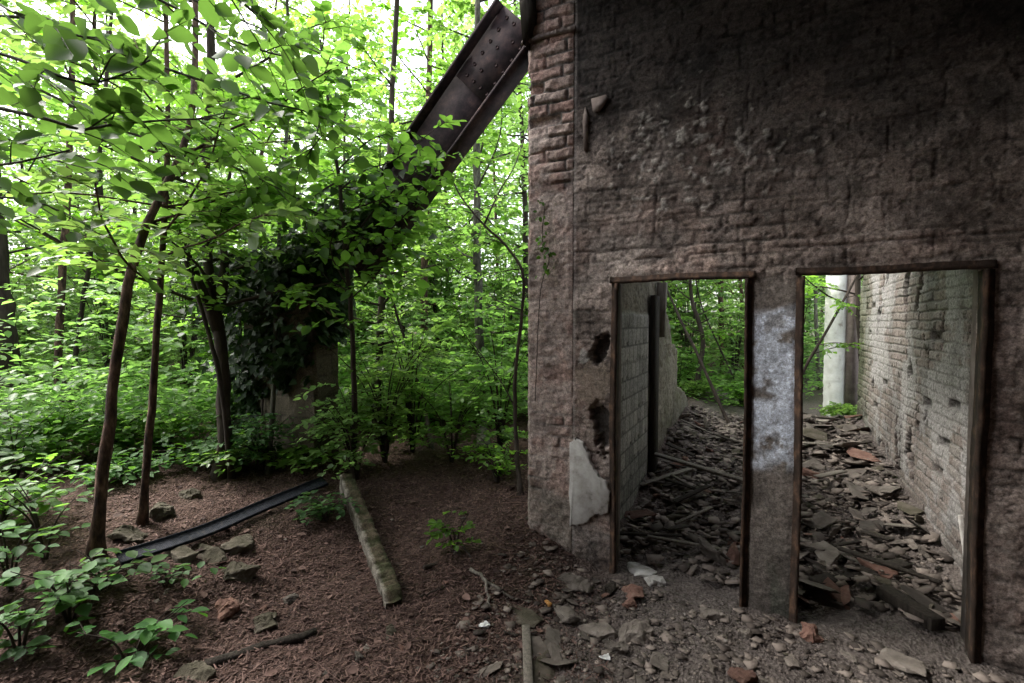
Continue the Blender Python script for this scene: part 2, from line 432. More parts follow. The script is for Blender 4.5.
GX = [-.93, -1.02]
def front_fn(u, v):
    # large faint blocks, rough render, cracks, fallen patches
    b, r1, r2 = bricks(u + .13, v + .02, .46, .20, .007, 31, .016)
    b3, q1, q2 = bricks(u, v, .25, .081, .012, 13)
    expo = .75 * sm(.52, .64, fbm(u * 2.1 + 7, v * 2.6, 91, 5))          # where render has worn to the coursing
    rough = fbm(u * 16, v * 20, 50, 5) - .5
    lump = fbm(u * 4.5, v * 6, 52, 4) - .5
    h = .006 * rough + .007 * (fbm(u * 45, v * 60, 49, 4, .65) - .5) + .006 * lump + .005 * b * (1 - expo) * sm(.30, .50, fbm(u * 4, v * 4, 48)) + .004 * sm(.50, .53, fbm(u * 5 + 3, v * 6, 43, 5, .6)) + expo * (.006 * b3 * sm(.35, .6, fbm(u * 9, v * 9, 92)) - .008)
    t = fbm(u * 2.4, v * 3.2, 60, 5)
    c = ramp3((t - .25) * 1.9, [(.19, .152, .13), (.28, .226, .195), (.355, .29, .255), (.31, .262, .232), (.38, .29, .248)])
    pk = sm(.56, .72, fbm(u * 3.3 + 9, v * 3.3, 61)); c = mix(c, (.27, .175, .145), pk * .45)
    c = c * (.66 + .46 * r1)[..., None]
    c = mix(c, c * .7, (1 - b) * .9 * (1 - expo) * sm(.28, .5, fbm(u * 3, v * 3, 48)))
    c = mix(c, mix((.12, .105, .095), ramp3(q1, [(.18, .135, .118), (.235, .175, .155)]), b3), expo * .40)
    dk = sm(.50, .70, fbm(u * 5 - 3, v * 4, 62, 6, .6)); c = c * (1 - .50 * dk)[..., None]
    spk = sm(.66, .72, fbm(u * 34, v * 40, 42, 3)); c = mix(c, (.36, .32, .29), spk * .35); pit = sm(.36, .30, fbm(u * 30 + 7, v * 36, 41, 3)); c = c * (1 - .45 * pit)[..., None]; h = h - .004 * pit
    lay = sm(.50, .53, fbm(u * 5 + 3, v * 6, 43, 5, .6)); c = c * (.86 + .22 * lay)[..., None]
    fb = (1 - b3) * sm(.42, .58, fbm(u * 2.2 + 1, v * 3, 40, 4)); c = c * (1 - .34 * fb)[..., None]; h = h - .0025 * fb; c = c * (.90 + .2 * q1)[..., None]
    # sooty upper wall, with the shade under the roof put into its colour
    soot_shade = sm(2.05, 3.25, v + .5 * (fbm(u * 1.3, v * 1.8, 63) - .5) - .25 * sm(-.2, -1.0, u)); c = c * (1 - .86 * soot_shade)[..., None]
    # pale flakes left on the upper left of the face
    fz = np.exp(-((u + .55) ** 2 / .30 + (v - 2.75) ** 2 / .22)) + .5 * np.exp(-((u - .1) ** 2 / .12 + (v - 2.7) ** 2 / .08))
    fl = sm(.66, .73, fbm(u * 21, v * 26, 64, 4) * .80 + .24 * np.clip(fz, 0, 1)) * np.clip(fz * 1.6, 0, 1)
    c = mix(c, (.36, .34, .31), fl * .6 * sm(.3, .6, fbm(u * 30, v * 30, 47))); h = h + .006 * fl
    # cracks
    def crack(d, w): return np.exp(-(d / w) ** 2)
    wv = .03 * (fbm(u * 5, v * 5, 77) - .5)
    cr = crack(v - 2.13 - wv - .012 * u, .007) * sm(-1.15, -.9, u)
    for x0, a, b_ in ((-.10, 2.1, 3.3), (.40, 2.1, 3.1), (-.62, 2.3, 3.0)):
        cr = np.maximum(cr, .6 * crack(u - x0 - 1.3 * wv, .005) * sm(a - .1, a, v) * sm(b_, b_ - .3, v))
    cr = cr * sm(.3, .5, fbm(u * 6, v * 6, 46)); h = h - .014 * cr; c = c * (1 - .5 * cr)[..., None]
    seam = crack(u - XS, .008); h = h - .003 * seam; c = mix(c, (.30, .27, .25), crack(u - XS - .012, .008) * .5)
    # curled flake scar near the top of the brick edge
    # holes by the left jamb
    wob = .20 * (fbm(u * 15, v * 15, 81, 6, .72) - .5)
    def blob(x, z, rx, rz, ang=0):
        du, dv = u - x, v - z; ca, sa = math.cos(ang), math.sin(ang)
        return np.hypot((du * ca + dv * sa) / rx, (-du * sa + dv * ca) / rz) + wob * 9
    h1 = sm(1.1, .75, np.minimum(blob(-.985, 1.52, .05, .11, -.55), blob(-1.0, 1.45, .045, .06)))
    h2 = sm(1.08, .85, np.minimum(blob(-.955, .99, .075, .16), blob(-.985, 1.07, .075, .08)))
    hh = np.maximum(h1, h2)
    h = h - .075 * hh; c = mix(c, (.045, .038, .034), h1); c = mix(c, (.075, .066, .058), h2)
    # mortar patch between hole and plaster
    mp = sm(1.05, .9, blob(-1.035, 1.28, .12, .17)); c = mix(c, (.20, .16, .125), mp * .7); h = mix_s(h, .01 * rough, mp * .6)
    pb = sm(1.0, .9, blob(-1.10, 1.47, .045, .06)); c = mix(c, (.32, .31, .29), pb * .7)
    # post between the doorways: smooth render, white paint with the sky's blue put into it
    post = sm(D1R + .0, D1R + .012, u) * sm(D2L, D2L - .012, u) * sm(2.02, 1.9, v)
    h = mix_s(h, .016 * lump + .012 * rough + .008, post)
    n = fbm(u * 7, v * 6, 82, 4)
    c = mix(c, ramp3(fbm(u * 14, v * 7, 83, 6, .62), [(.08, .07, .06), (.13, .115, .10), (.19, .165, .145), (.15, .15, .13)]), post * .9)
    x = (u - .06) / .13
    band = np.maximum.reduce([sm(.46, .40, np.abs(v - (1.66 + .12 * x))) * 0 + sm(.09, .05, np.abs(v - 1.70 - .05 * x)),
                              sm(.17, .11, np.abs(v - 1.43 + .04 * x)) * sm(.40, .48, fbm(u * 9, v * 9, 84)),
                              sm(.14, .09, np.abs(v - 1.13)) * sm(.33, .5, n), sm(.12, .06, np.abs(v - 0.93)) * sm(.45, .6, n) * .8])
    c = mix(c, (.66, .71, .80), post * band * (.35 + .65 * sm(.42, .56, fbm(u * 12, v * 10, 87, 5, .6))))
    c = mix(c, (.62, .67, .76), post * sm(.80, .95, v) * sm(1.80, 1.70, v) * sm(.47, .56, fbm(u * 7 + 2, v * 6, 86, 6, .62)) * .85)
    gr = sm(.55, .75, fbm(u * 10, v * 2.2, 85)) * sm(1.0, .6, v); c = mix(c, (.10, .12, .09), post * gr * .5)
    # damp foot
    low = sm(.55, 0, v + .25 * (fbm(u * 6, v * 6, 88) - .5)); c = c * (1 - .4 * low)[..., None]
    se = sm(0, .03, u - XS); h = h * (.3 + .7 * se) + .004 * (1 - se)
    # to the right of the second doorway
    rt = sm(1.05, 1.2, u); c = mix(c, c * 1.1, rt)
    return h, c
def mix_s(a, b, t): return a * (1 - t) + b * t

def door_hole(u, v):
    return (((u > D1L) & (u < D1R)) | ((u > D2L) & (u < D2R))) & (v < DTOP)

def pull(fn):
    def g(u, v):
        h, c = fn(u, v)
        # the sheet meets the door frames flat
        e = np.ones_like(u)
        for a, b in ((D1L, D1R), (D2L, D2R)):
            dx = np.maximum(np.maximum(a - u, u - b), 0); dz = np.maximum(v - DTOP, 0)
            e = np.minimum(e, sm(0, .05, np.hypot(dx, dz)))
        return h * (.25 + .75 * e), c
    return g

relief('brick_edge', wall, M['wall'], (0, WALLY, 0), (1, 0, 0), (0, 0, 1), (0, -1, 0), [XL, XS], [-.1, WTOP], .0075, brick_fn, back=.12)
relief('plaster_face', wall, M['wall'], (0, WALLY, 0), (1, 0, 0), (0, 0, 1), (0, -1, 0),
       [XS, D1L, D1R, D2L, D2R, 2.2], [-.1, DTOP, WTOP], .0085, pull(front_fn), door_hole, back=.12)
mb = MB()
Y0, Y1 = WALLY + .09, WALLY + .20
for (a, b, z0, z1) in ((XL + .02, D1L - .004, -.2, WTOP), (D1L, D1R, DTOP + .004, WTOP), (D1R + .004, D2L - .004, -.2, WTOP), (D2L, D2R, DTOP + .004, WTOP), (D2R + .004, XR, -.2, WTOP)):
    box(mb, (a, Y0, z0), (b, Y1, z1))
box(mb, (2.2, WALLY, -.2), (XR, Y0 - .003, WTOP))
mb.build('masonry_core', M['core'], wall)
# plaster remnant by the left jamb
out = [W(*p)[[0, 2]] for p in ((571, 442), (577, 437), (583, 441), (589, 452), (594, 466), (598, 473), (607, 481), (611, 490), (610, 512), (603, 514), (597, 512), (588, 521), (579, 524), (571, 524))]
o2 = []
for i, p in enumerate(out):
    q = out[(i + 1) % len(out)]
    for t in (0, .2, .4, .6, .8): o2.append(p * (1 - t) + q * t + (RS(i * 9 + int(t * 10)).rand(2) - .5) * (.016 if i > 0 else .012))
o2 = np.array(o2); n = len(o2)
cn = o2.mean(0)
fr = np.column_stack([o2[:, 0], np.full(n, WALLY - .030), o2[:, 1]]); bk = fr.copy(); bk[:, 1] = WALLY + .01
inn = fr.copy(); inn[:, [0, 2]] = cn + (o2 - cn) * .965; inn[:, 1] -= .004
k = np.arange(n); k2 = (k + 1) % n
MB().add(np.concatenate([bk, fr, inn]), [np.stack([k, k2, n + k2, n + k], -1), np.stack([n + k, n + k2, 2 * n + k2, 2 * n + k], -1), (2 * n + k)[None]]).build('plaster_remnant', M['render'], wall)
# curled flake
for (pts, nm) in ((((586, 108), (589, 118), (588, 150), (585, 152), (584, 122)), 'plaster_flake'), (((592, 100), (607, 96), (609, 99), (600, 112), (594, 113)), 'plaster_flake')):
    o_ = np.array([W(*p) for p in pts]); a = o_.copy(); a[:, 1] = WALLY - .022 - np.linspace(0, .008, len(o_)); b = o_.copy(); b[:, 1] = WALLY - .005; n = len(o_); k = np.arange(n); k2 = (k + 1) % n
    MB().add(np.concatenate([b, a]), [np.stack([k, k2, n + k2, n + k], -1), (n + k)[None]]).build(nm, M['core'], wall)
# padstone course under the beam and the cornice above
z0 = W(530, 44)[2]; rr = RS(15)
v = swept([(XL - .03, WALLY - .02, z0), (-1.35, WALLY - .02, z0 + .005), (-1.16, WALLY - .02, z0 - .002)], lambda t, i: [(.0, -.012), (.016 + .016 * rr.rand(), -.012 + .008 * rr.rand()), (.016 + .016 * rr.rand(), .010 + .006 * rr.rand()), (.0, .022)], 60); n, m_ = v.shape[:2]
i = np.arange(n - 1)[:, None] * m_; k = np.arange(m_)[None]; k2 = (k + 1) % m_
mb = MB().add(v, [np.stack([i + k, i + k2, i + m_ + k2, i + m_ + k], -1).reshape(-1, 4), np.arange(m_)[None], (np.arange(m_) + (n - 1) * m_)[None]])
mb.build('bearing_course', M['core'], wall)

# door frames ------------------------------------------------------
def door_frame(a, b, label, seed, zl, zr):
    fr = empty('door_frame', ((a + b) / 2, WALLY, 0), label, 'door frame', 'rusty frames of the two empty doorways')
    def bent(mb, p0, p1, w, d0, d1, sgn, horizontal):
        # stepped section: outer flat lip and deeper inner stop, slightly uneven along its length
        n = 40
        t = np.linspace(0, 1, n)
        r = RS(seed + int(horizontal) * 7 + sgn)
        jit = (r.rand(n) - .5) * .006 + .006 * np.sin(t * 7 + seed)
        prof = [(-.022, -.016), (.0, -.016), (.0, -.028), (.020, -.028), (.020, .02), (.008, .02), (.008, .10), (-.022, .10)]
        rings = []
        for i in range(n):
            c = np.asarray(p0) * (1 - t[i]) + np.asarray(p1) * t[i]
            ring = []
            for (x, y) in prof:
                x_ = (x + jit[i] * .6) * sgn; y_ = y + jit[i] * .5 + (r.rand() - .5) * .003
                ring.append((c[0] + x_, c[1] + y_, c[2]) if not horizontal else (c[0], c[1] + y_, c[2] + x_))
            rings.append(ring)
        v = np.array(rings); m = len(prof)
        i = np.arange(n - 1)[:, None] * m; k = np.arange(m)[None]; k2 = (k + 1) % m
        f = np.stack([i + k, i + k2, i + m + k2, i + m + k], -1).reshape(-1, 4)
        mb.add(v, [f, np.arange(m)[None], (np.arange(m) + (n - 1) * m)[None]])
    m1 = MB(); bent(m1, (a, WALLY, zl), (a, WALLY, DTOP - .022), 0, 0, 0, 1, False); m1.build('jamb', M['rust'], fr)
    m2 = MB(); bent(m2, (b, WALLY, zr), (b, WALLY, DTOP - .022), 0, 0, 0, -1, False); m2.build('jamb', M['rust'], fr)
    m3 = MB(); bent(m3, (a - .03, WALLY + .001, DTOP), (b + .03, WALLY + .001, DTOP), 0, 0, 0, -1, True); m3.build('head', M['rust'], fr)
    return fr
door_frame(D1L, D1R, 'rusty narrow frame of the empty doorway nearer the brick edge', 1, -.06, -.06)
door_frame(D2L, D2R, 'rusty frame of the empty doorway right of the white painted post', 5, -.06, -.08)

# unseen roofs and walls of the hall, added and shaped to darken wall and rooms
roof = MB(); RXR_ = 1.2
obox(roof, (1.2, .2, 4.12 - .24 * 2.7 + .11), (2.7, 0, -.24 * 2.7), (0, 3.2, 0), (0, 0, .11))  # slopes down to the right to cut sky light on the upper wall
ro = roof.build('shade_roof', M['concrete']); tag(ro, 'unseen concrete roof slab sloped down to shade the wall top', 'roof')
rr_ = MB(); box(rr_, (-.85, WALLY + .203, 3.32), (RXR_ + .25, 5.7, 3.48)); tag(rr_.build('shade_roof', M['concrete']), 'unseen flat roof added to darken the near part of the doorway rooms', 'roof')
hw = MB(); box(hw, (2.5, -3, -.3), (2.75, WALLY - .06, 3.1)); tag(hw.build('shade_wall', M['core']), 'unseen side wall set close to block light at the right of the doorway wall', 'wall')
r2_ = MB(); box(r2_, (-5.5, -3, 4.2), (-1.503, -.2, 4.42)); tag(r2_.build('shade_roof', M['concrete']), 'unseen roof slab added behind the viewer to cut sky light from the left', 'roof')
hb = MB(); box(hb, (-5.5, -3.25, -.3), (3.55, -3.003, 4.196)); tag(hb.build('shade_wall', M['core']), 'unseen end wall set close behind the viewer to darken the doorway wall', 'wall')

# ------------------------------------------------------------------ room behind the doorways
RXL, RXR, RYE = -1.05, 1.2, 8.25
rw = empty('side_wall', (RXR, 5.5, 0), 'brick wall with peeling whitewash seen through the right doorway', 'wall')
def rbrick_fn(u, v):
    b, r1, r2 = bricks(u, v, .25, .078, .010, 51, .008)
    b = sm(.15, .75, b)
    peel = sm(.44, .54, fbm(u * 2.5, v * 2.5, 52, 6, .6) + .10 * sm(1.2, 0.2, v) - .02)
    rough = fbm(u * 26, v * 30, 53, 4, .65) - .5
    coat = (1 - peel)
    h = .011 * b * (1 - .6 * coat) + .012 * (r1 - .5) * b * (1 - .7 * coat) + .014 * rough + .03 * (fbm(u * 1.5, v * 1.5, 54) - .5) + .006 * coat
    hole = sm(.69, .72, fbm(u * 7 + 2, v * 3.2, 55, 4)); h = h - .05 * hole
    miss = (r2 > .965); h = np.where(miss, h - .04 * b, h)
    c = mix((.15, .135, .12), ramp3(r1, [(.19, .14, .115), (.25, .19, .16), (.23, .205, .185)]), b)
    c = mix(c, (.32, .305, .295), coat * (.55 + .35 * b))
    c = mix(c, (.22, .205, .195), peel * .45)
    c = c * (1 - .7 * hole)[..., None]; c = np.where(miss[..., None], c * (1 - .5 * b[..., None]), c)
    moss = sm(7.2, 8.1, u + .5 * (fbm(u * 4, v * 3, 56) - .5)); c = mix(c, (.085, .095, .05), moss * .75)
    dirt = sm(.48, .8, fbm(u * 3 + 5, v * 1.2, 57)); c = c * (1 - .45 * dirt)[..., None]
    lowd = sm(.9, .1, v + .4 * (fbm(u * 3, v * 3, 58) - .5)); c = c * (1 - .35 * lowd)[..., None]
    return h, c
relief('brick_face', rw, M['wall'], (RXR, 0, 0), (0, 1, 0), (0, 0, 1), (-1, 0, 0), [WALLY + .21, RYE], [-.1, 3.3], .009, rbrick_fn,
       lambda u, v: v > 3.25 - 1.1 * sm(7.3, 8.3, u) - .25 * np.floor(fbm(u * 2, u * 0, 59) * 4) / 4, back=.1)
mb = MB(); box(mb, (RXR + .08, WALLY + .21, -.2), (RXR + .25, RYE - .03, 2.1)); mb.build('masonry_core', M['core'], rw)

lw = empty('side_wall', (RXL, 5.5, 0), 'broken inner wall with old tiles seen through the left doorway', 'wall')
def ltop(u):
    t = np.where(u < 5.75, 2.75 - .3 * (u - 3.4) / 2.3, np.where(u < 6.6, 2.05 - .55 * (u - 5.75), np.where(u < 7.1, 1.35, .85 - .3 * (u - 7.1))))
    return t + .18 * (fbm(u * 5, u * 0 + 3, 72) - .5)
def lwall_fn(u, v):
    b, r1, r2 = bricks(u, v, .15, .15, .008, 75, .001)
    tile = sm(5.08, 5.06, u) * sm(1.80, 1.76, v + .05 * (fbm(u * 6, v * 6, 73) - .5))
    rough = fbm(u * 12, v * 16, 74, 4) - .5
    h = .03 * rough + .03 * (fbm(u * 3, v * 3, 76) - .5)
    h = mix_s(h, .018 + .0015 * b + .004 * (fbm(u * 5, v * 5, 79) - .5), tile)
    c = ramp3(fbm(u * 4, v * 1.6, 77), [(.12, .11, .085), (.22, .20, .155), (.30, .27, .22)])
    c2 = mix((.12, .115, .105), ramp3(r1, [(.24, .235, .21), (.36, .35, .32), (.42, .40, .36)]), b)
    c = mix(c, c2, tile)
    spot = tile * sm(.030, .018, np.hypot((np.mod(u + .075, .15) - .075 + .03 * (r1 - .5)) * .7, (np.mod(v, .15) - .02) * 1.6)) * .55 * sm(.45, .6, fbm(u * 5, v * 5, 70)) ; c = mix(c, (.05, .045, .04), spot); h = h - .02 * spot
    mossy = sm(.5, .7, fbm(u * 3, v * 3, 78)) * sm(5.6, 6.6, u); c = mix(c, (.14, .135, .08), mossy * .6)
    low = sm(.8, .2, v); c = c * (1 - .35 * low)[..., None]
    return h, c
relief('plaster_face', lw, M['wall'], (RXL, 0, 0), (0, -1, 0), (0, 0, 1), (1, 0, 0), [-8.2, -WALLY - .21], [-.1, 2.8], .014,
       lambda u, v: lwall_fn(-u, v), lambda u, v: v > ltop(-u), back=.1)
mb = MB()
for a, b, t in ((WALLY + .21, 5.7, 2.3), (5.7, 6.5, 1.45), (6.5, 7.05, 1.1)): box(mb, (RXL - .25, a, -.2), (RXL - .09, b - .003, t))
mb.build('masonry_core', M['core'], lw)
pst = MB(); box(pst, (RXL + .02, 5.12, -.1), (RXL + .07, 5.36, 1.98))
mb_ = pst.build('door_post', M['wood_dark']); tag(mb_, 'dark rotten upright post against the tiled inner wall', 'post')
pl = MB(); obox(pl, (RXL + .05, 5.56, 1.84), (.045, .02, 0), (.0, .05, 0), (.01, 0, .30)); tag(pl.build('hanging_board', M['wood_grey']), 'short pale board hanging beside the dark post', 'board')

# ------------------------------------------------------------------ steel rafter
p0 = W(512, -14); p1 = W(335, 258)
# web edges in the wall plane
top0, top1 = W(499, -6), W(326, 232)
bot0, bot1 = W(526, 43), W(358, 276)
ax = nrm(bot1 - bot0); L = np.linalg.norm(bot1 - bot0)
nz = np.array([ax[2], 0, -ax[0]]); nz = nz if nz[2] > 0 else -nz
hgt = float(np.dot(top0 - bot0, nz)); hgt = .45
beam = empty('steel_beam', (bot0 + bot1) / 2, 'dark riveted steel beam slanting from the wall top to the ivied pier', 'beam')
A0 = bot0 - ax * .10; A1 = bot1 + ax * .05
def along(mb, off, half_h, y0, y1, extra0=0, extra1=0):
    a = A0 - ax * extra0; b = A1 + ax * extra1; c = (a + b) / 2 + nz * off
    c = c.copy(); c[1] = WALLY + (y0 + y1) / 2
    obox(mb, c, (b - a) / 2, np.array([0, (y1 - y0) / 2, 0]), nz * half_h)
YB = .02
m = MB(); along(m, hgt / 2, hgt / 2 - .012, YB + .075, YB + .090); m.build('web', M['steel'], beam)
m = MB(); along(m, 0, .011, YB - .01, YB + .18); m.build('flange', M['steel'], beam)
m = MB(); along(m, hgt, .011, YB - .01, YB + .18); m.build('flange', M['steel'], beam)
gp = MB(); c = bot0 + ax * .20 + nz * hgt / 2; c[1] = WALLY + YB + .066
obox(gp, c, ax * .30, np.array([0, .008, 0]), nz * (hgt / 2 - .035)); gpo = gp.build('gusset_plate', M['steel'], beam)
rv = None
for i in range(6):
    for j in range(4):
        if (i + j) % 2 and i < 5 and 0 < j < 3: continue
        q = bot0 + ax * (-.05 + i * .098) + nz * (.075 + j * .085); q[1] = WALLY + YB + .058
        if rv is None:
            r_ = MB(); a_ = np.linspace(0, 2 * np.pi, 10, endpoint=False)
            v = [(.016 * math.cos(t), 0, .016 * math.sin(t)) for t in a_] + [(.012 * math.cos(t), -.010, .012 * math.sin(t)) for t in a_]
            k = np.arange(10); k2 = (k + 1) % 10
            r_.add(np.array(v), [np.stack([k2, k, 10 + k, 10 + k2], -1), (10 + k)[None]])
            rv = r_.build('rivet', M['steel'], gpo); rv.location = q
        else:
            r2 = rv.copy(); COL.objects.link(r2); r2.location = q
# dark steel end bracket against the wall top
bk = MB(); c = W(530, 5); obox(bk, (c[0] + .01, WALLY - .02, c[2]), (.035, 0, .10), (0, .09, 0), (-.02, 0, .22)); bk.build('end_bracket', M['wood_dark'], beam)

# ------------------------------------------------------------------ pier stub at the lower end of the beam
PXL, PXR, PY = -4.72, -3.72, WALLY - .02
pier = empty('wall_stub', ((PXL + PXR) / 2, PY + .2, .3), 'ivy covered stub of masonry wall under the low end of the steel beam', 'wall')
def stub_fn(u, v):
    b, r1, r2 = bricks(u, v, .4, .2, .012, 95, .02)
    h = .035 * (fbm(u * 5, v * 5, 96) - .5) + .008 * b + .02 * (fbm(u * 18, v * 18, 97) - .5)
    c = ramp3(fbm(u * 3, v * 3, 98), [(.04, .034, .022), (.09, .074, .05), (.14, .115, .078)]) * (.6 + .4 * b)[..., None] * .9
    return h, c
relief('front_face', pier, M['wallsm'], (0, PY, 0), (1, 0, 0), (0, 0, 1), (0, -1, 0), [PXL, PXR], [0, 2.15], .02, stub_fn, back=.05)
relief('side_face', pier, M['wallsm'], (PXR, 0, 0), (0, 1, 0), (0, 0, 1), (1, 0, 0), [PY + .012, PY + .28], [0, 2.15], .02, lambda u, v: stub_fn(u + 9, v), back=.05)
mb = MB(); box(mb, (PXL + .03, PY + .04, 0), (PXR - .04, PY + .28, 2.14)); mb.build('masonry_core', M['core'], pier)

# white pillar beyond the room
wp = P(835, 425, 7.7); zg = float(H(wp[0], wp[1]))
M['whitewash'] = surf('whitewashed_render', [(.30, (.30, .27, .23)), (.42, (.66, .65, .62)), (.7, (.84, .84, .82))], 7, .9, .8, 40)
pil = empty('white_pillar', (wp[0], wp[1], zg - .1), 'bright white pillar beyond the room seen through the right doorway', 'pillar')
pm = MB(); rr = RS(31); n = 70; rings = []
pa, pb = np.array([.80, -.60, 0]) * .14, np.array([.60, .80, 0]) * .10
for k in range(n):
    z = zg - .1 + 2.9 * k / (n - 1)
    rings.append([np.array([wp[0], wp[1], z]) + a * pa * (1 + .10 * (rr.rand() - .5)) + b * pb * (1 + .15 * (rr.rand() - .5)) for a, b in ((-1, -1), (0, -1.04), (1, -1), (1, 1), (-1, 1))])
v = np.array(rings); m_ = 5; i = np.arange(n - 1)[:, None] * m_; k = np.arange(m_)[None]; k2 = (k + 1) % m_
pm.add(v, [np.stack([i + k, i + k2, i + m_ + k2, i + m_ + k], -1).reshape(-1, 4), np.arange(m_)[None, ::-1], (np.arange(m_) + (n - 1) * m_)[None]])
pm.build('white_face', M['whitewash'], pil)
pm = MB(); obox(pm, np.array([wp[0], wp[1], zg + 1.1]) + pa * 1.5 + pb * .3, pa * .38, pb * .8, (0, 0, 1.25)); pm.build('brick_side', M['core'], pil)

# ------------------------------------------------------------------ low wall and metal strip
cp = [G(394, 607), G(378, 568), G(362, 528), G(346, 492)]
rr = RS(5)
def cprof(t, i):
    hgt = .08 + .07 * t + .02 * (fbm(np.array([i * .22]), np.array([0.]), 4)[0] - .5) * 2 + .012 * (rr.rand() - .5); w = .05
    if t < .06: hgt *= .5 + 8 * t
    pr = []
    for k in range(6): pr.append((-w + .012 * (rr.rand() - .5), -.1 + (hgt + .1) * k / 5))
    for k in range(1, 5): pr.append((-w + 2 * w * k / 4 + .01 * (rr.rand() - .5), hgt + .018 * (rr.rand() - .5)))
    pr.append((w + .03 * rr.rand(), -.1))
    return pr
v = swept(cp, cprof, 110); n, m_ = v.shape[:2]
i = np.arange(n - 1)[:, None] * m_; k = np.arange(m_ - 1)[None]
f = np.stack([i + k, i + k + 1, i + m_ + k + 1, i + m_ + k], -1).reshape(-1, 4)
cc = np.zeros(v.shape); nz2 = fbm(v[..., 0] * 22 + v[..., 2] * 9, v[..., 1] * 22 + v[..., 2] * 17, 33)
cc[:] = mix((.065, .055, .042), (.20, .18, .15), sm(.35, .65, nz2)); cc[:, 6:] = mix((.04, .042, .018), (.085, .066, .042), sm(.38, .6, nz2[:, 6:]))
lowall = MB().add(v, [f, np.arange(m_)[None], (np.arange(m_) + (n - 1) * m_)[None]], 0, cc)
tag(lowall.build('low_wall', M['wallsm'], smooth=False, col=True, loc=cp[1]), 'low mossy kerb wall running from the foreground soil to the leafy bush', 'low wall')

sp_ = [G(118, 566) + [0, 0, .02], G(170, 551) + [0, 0, .03], G(215, 533) + [0, 0, .02], G(265, 512) + [0, 0, .03], G(325, 487) + [0, 0, .03]]
rr = RS(6)
v = swept(sp_, lambda t, i: [(-.040, .045), (-.042, .058), (-.034, .058), (-.033, .046 + .004 * (i % 2)), (.040, .008 + .004 * (i % 2)), (.041, .018), (.049, .014), (.050, -.004)], 220); n, m_ = v.shape[:2]
i = np.arange(n - 1)[:, None] * m_; k = np.arange(m_)[None]; k2 = (k + 1) % m_
f = np.stack([i + k, i + k2, i + m_ + k2, i + m_ + k], -1).reshape(-1, 4)
tag(MB().add(v, [f, np.arange(m_)[None], (np.arange(m_) + (n - 1) * m_)[None]]).build('metal_strip', M['strip'], loc=sp_[2]), 'long dark bluish strip lying across the soil between tree feet and pier', 'strip')

# ------------------------------------------------------------------ foliage machinery
T_FINE = (np.array([(0, 0, 0), (-.25, .2, .05), (-.37, .47, .07), (-.25, .78, .03), (0, 1.05, -.10), (.25, .78, .03), (.37, .47, .07), (.25, .2, .05)]), np.array([(0, 4, 3, 2, 1), (0, 7, 6, 5, 4)]))
T_MID = (np.array([(0, 0, 0), (-.33, .33, .06), (-.27, .72, .04), (0, 1.05, -.08), (.27, .72, .04), (.33, .33, .06)]), np.array([(0, 3, 2, 1), (0, 5, 4, 3)]))
T_FAR = (np.array([(0, 0, 0), (-.36, .5, .05), (0, 1, -.05), (.36, .5, .05)]), np.array([(0, 3, 2, 1)]))
T_IVY = (np.array([(0, 0, 0), (-.45, .1, .0), (-.28, .5, .05), (0, 1, -.05), (.28, .5, .05), (.45, .1, .0)]), np.array([(0, 3, 2, 1), (0, 5, 4, 3)]))

def put_leaves(mb, pos, axis, normal, size, T, mi=0):
    tv, tf = T
    axis = nrm(axis); side = nrm(np.cross(axis, normal)); normal = np.cross(side, axis)
    s = np.asarray(size)[:, None, None]
    v = pos[:, None] + s * (tv[None, :, :1] * side[:, None] + tv[None, :, 1:2] * axis[:, None] + tv[None, :, 2:] * normal[:, None])
    N = len(pos); K = len(tv)
    f = (np.arange(N)[:, None, None] * K + tf[None]).reshape(-1, tf.shape[1])
    mb.add(v, f, mi)

def twigs(wood, leaves, S, D, Ln, m, lsize, T, r, rs, droop=.25, flat=.45, r0=.004, lmi=0, wmi=0):
    """S starts, D directions, Ln lengths; m leaves on each, alternate, in flattish sprays"""
    N = len(S); D = nrm(D)
    up = np.array([0, 0, 1.])
    if wood is not None:
        tt = np.array([0, .5, 1.])
        c = S[:, None] + D[:, None] * (Ln[:, None] * tt)[..., None] - up * (droop * Ln[:, None] * tt ** 2)[..., None]
        A = nrm(np.cross(D, up + .01)); B = np.cross(D, A)
        an = np.array([0, 2.1, 4.2]); rad_ = r0 * np.array([1, .7, .3])
        v = c[:, :, None] + rad_[None, :, None, None] * (np.cos(an)[None, None, :, None] * A[:, None, None] + np.sin(an)[None, None, :, None] * B[:, None, None])
        base = np.arange(N)[:, None, None, None] * 9
        q = np.array([[(3 * i + k, 3 * i + (k + 1) % 3, 3 * i + 3 + (k + 1) % 3, 3 * i + 3 + k) for k in range(3)] for i in range(2)])
        wood.add(v, (base + q[None]).reshape(-1, 4), wmi)
    t = (np.arange(m)[None] + .3 + .5 * rs.rand(N, m)) / m
    sgn = np.where((np.arange(m) % 2)[None] == 0, 1., -1.) * np.ones((N, 1))
    pos = S[:, None] + D[:, None] * (Ln[:, None] * t)[..., None] - up * (droop * Ln[:, None] * t ** 2)[..., None]
    side = nrm(np.cross(D, up) + 1e-4)[:, None] * sgn[..., None]
    axis = D[:, None] * .55 + side * (.9 - .6 * t[..., None]) + (rs.rand(N, m, 3) - .5) * .7 - up * .22
    nor = up + (rs.rand(N, m, 3) - .5) * 2 * flat
    put_leaves(leaves, pos.reshape(-1, 3), axis.reshape(-1, 3), nor.reshape(-1, 3), lsize * (.6 + .7 * rs.rand(N * m)), T, lmi)

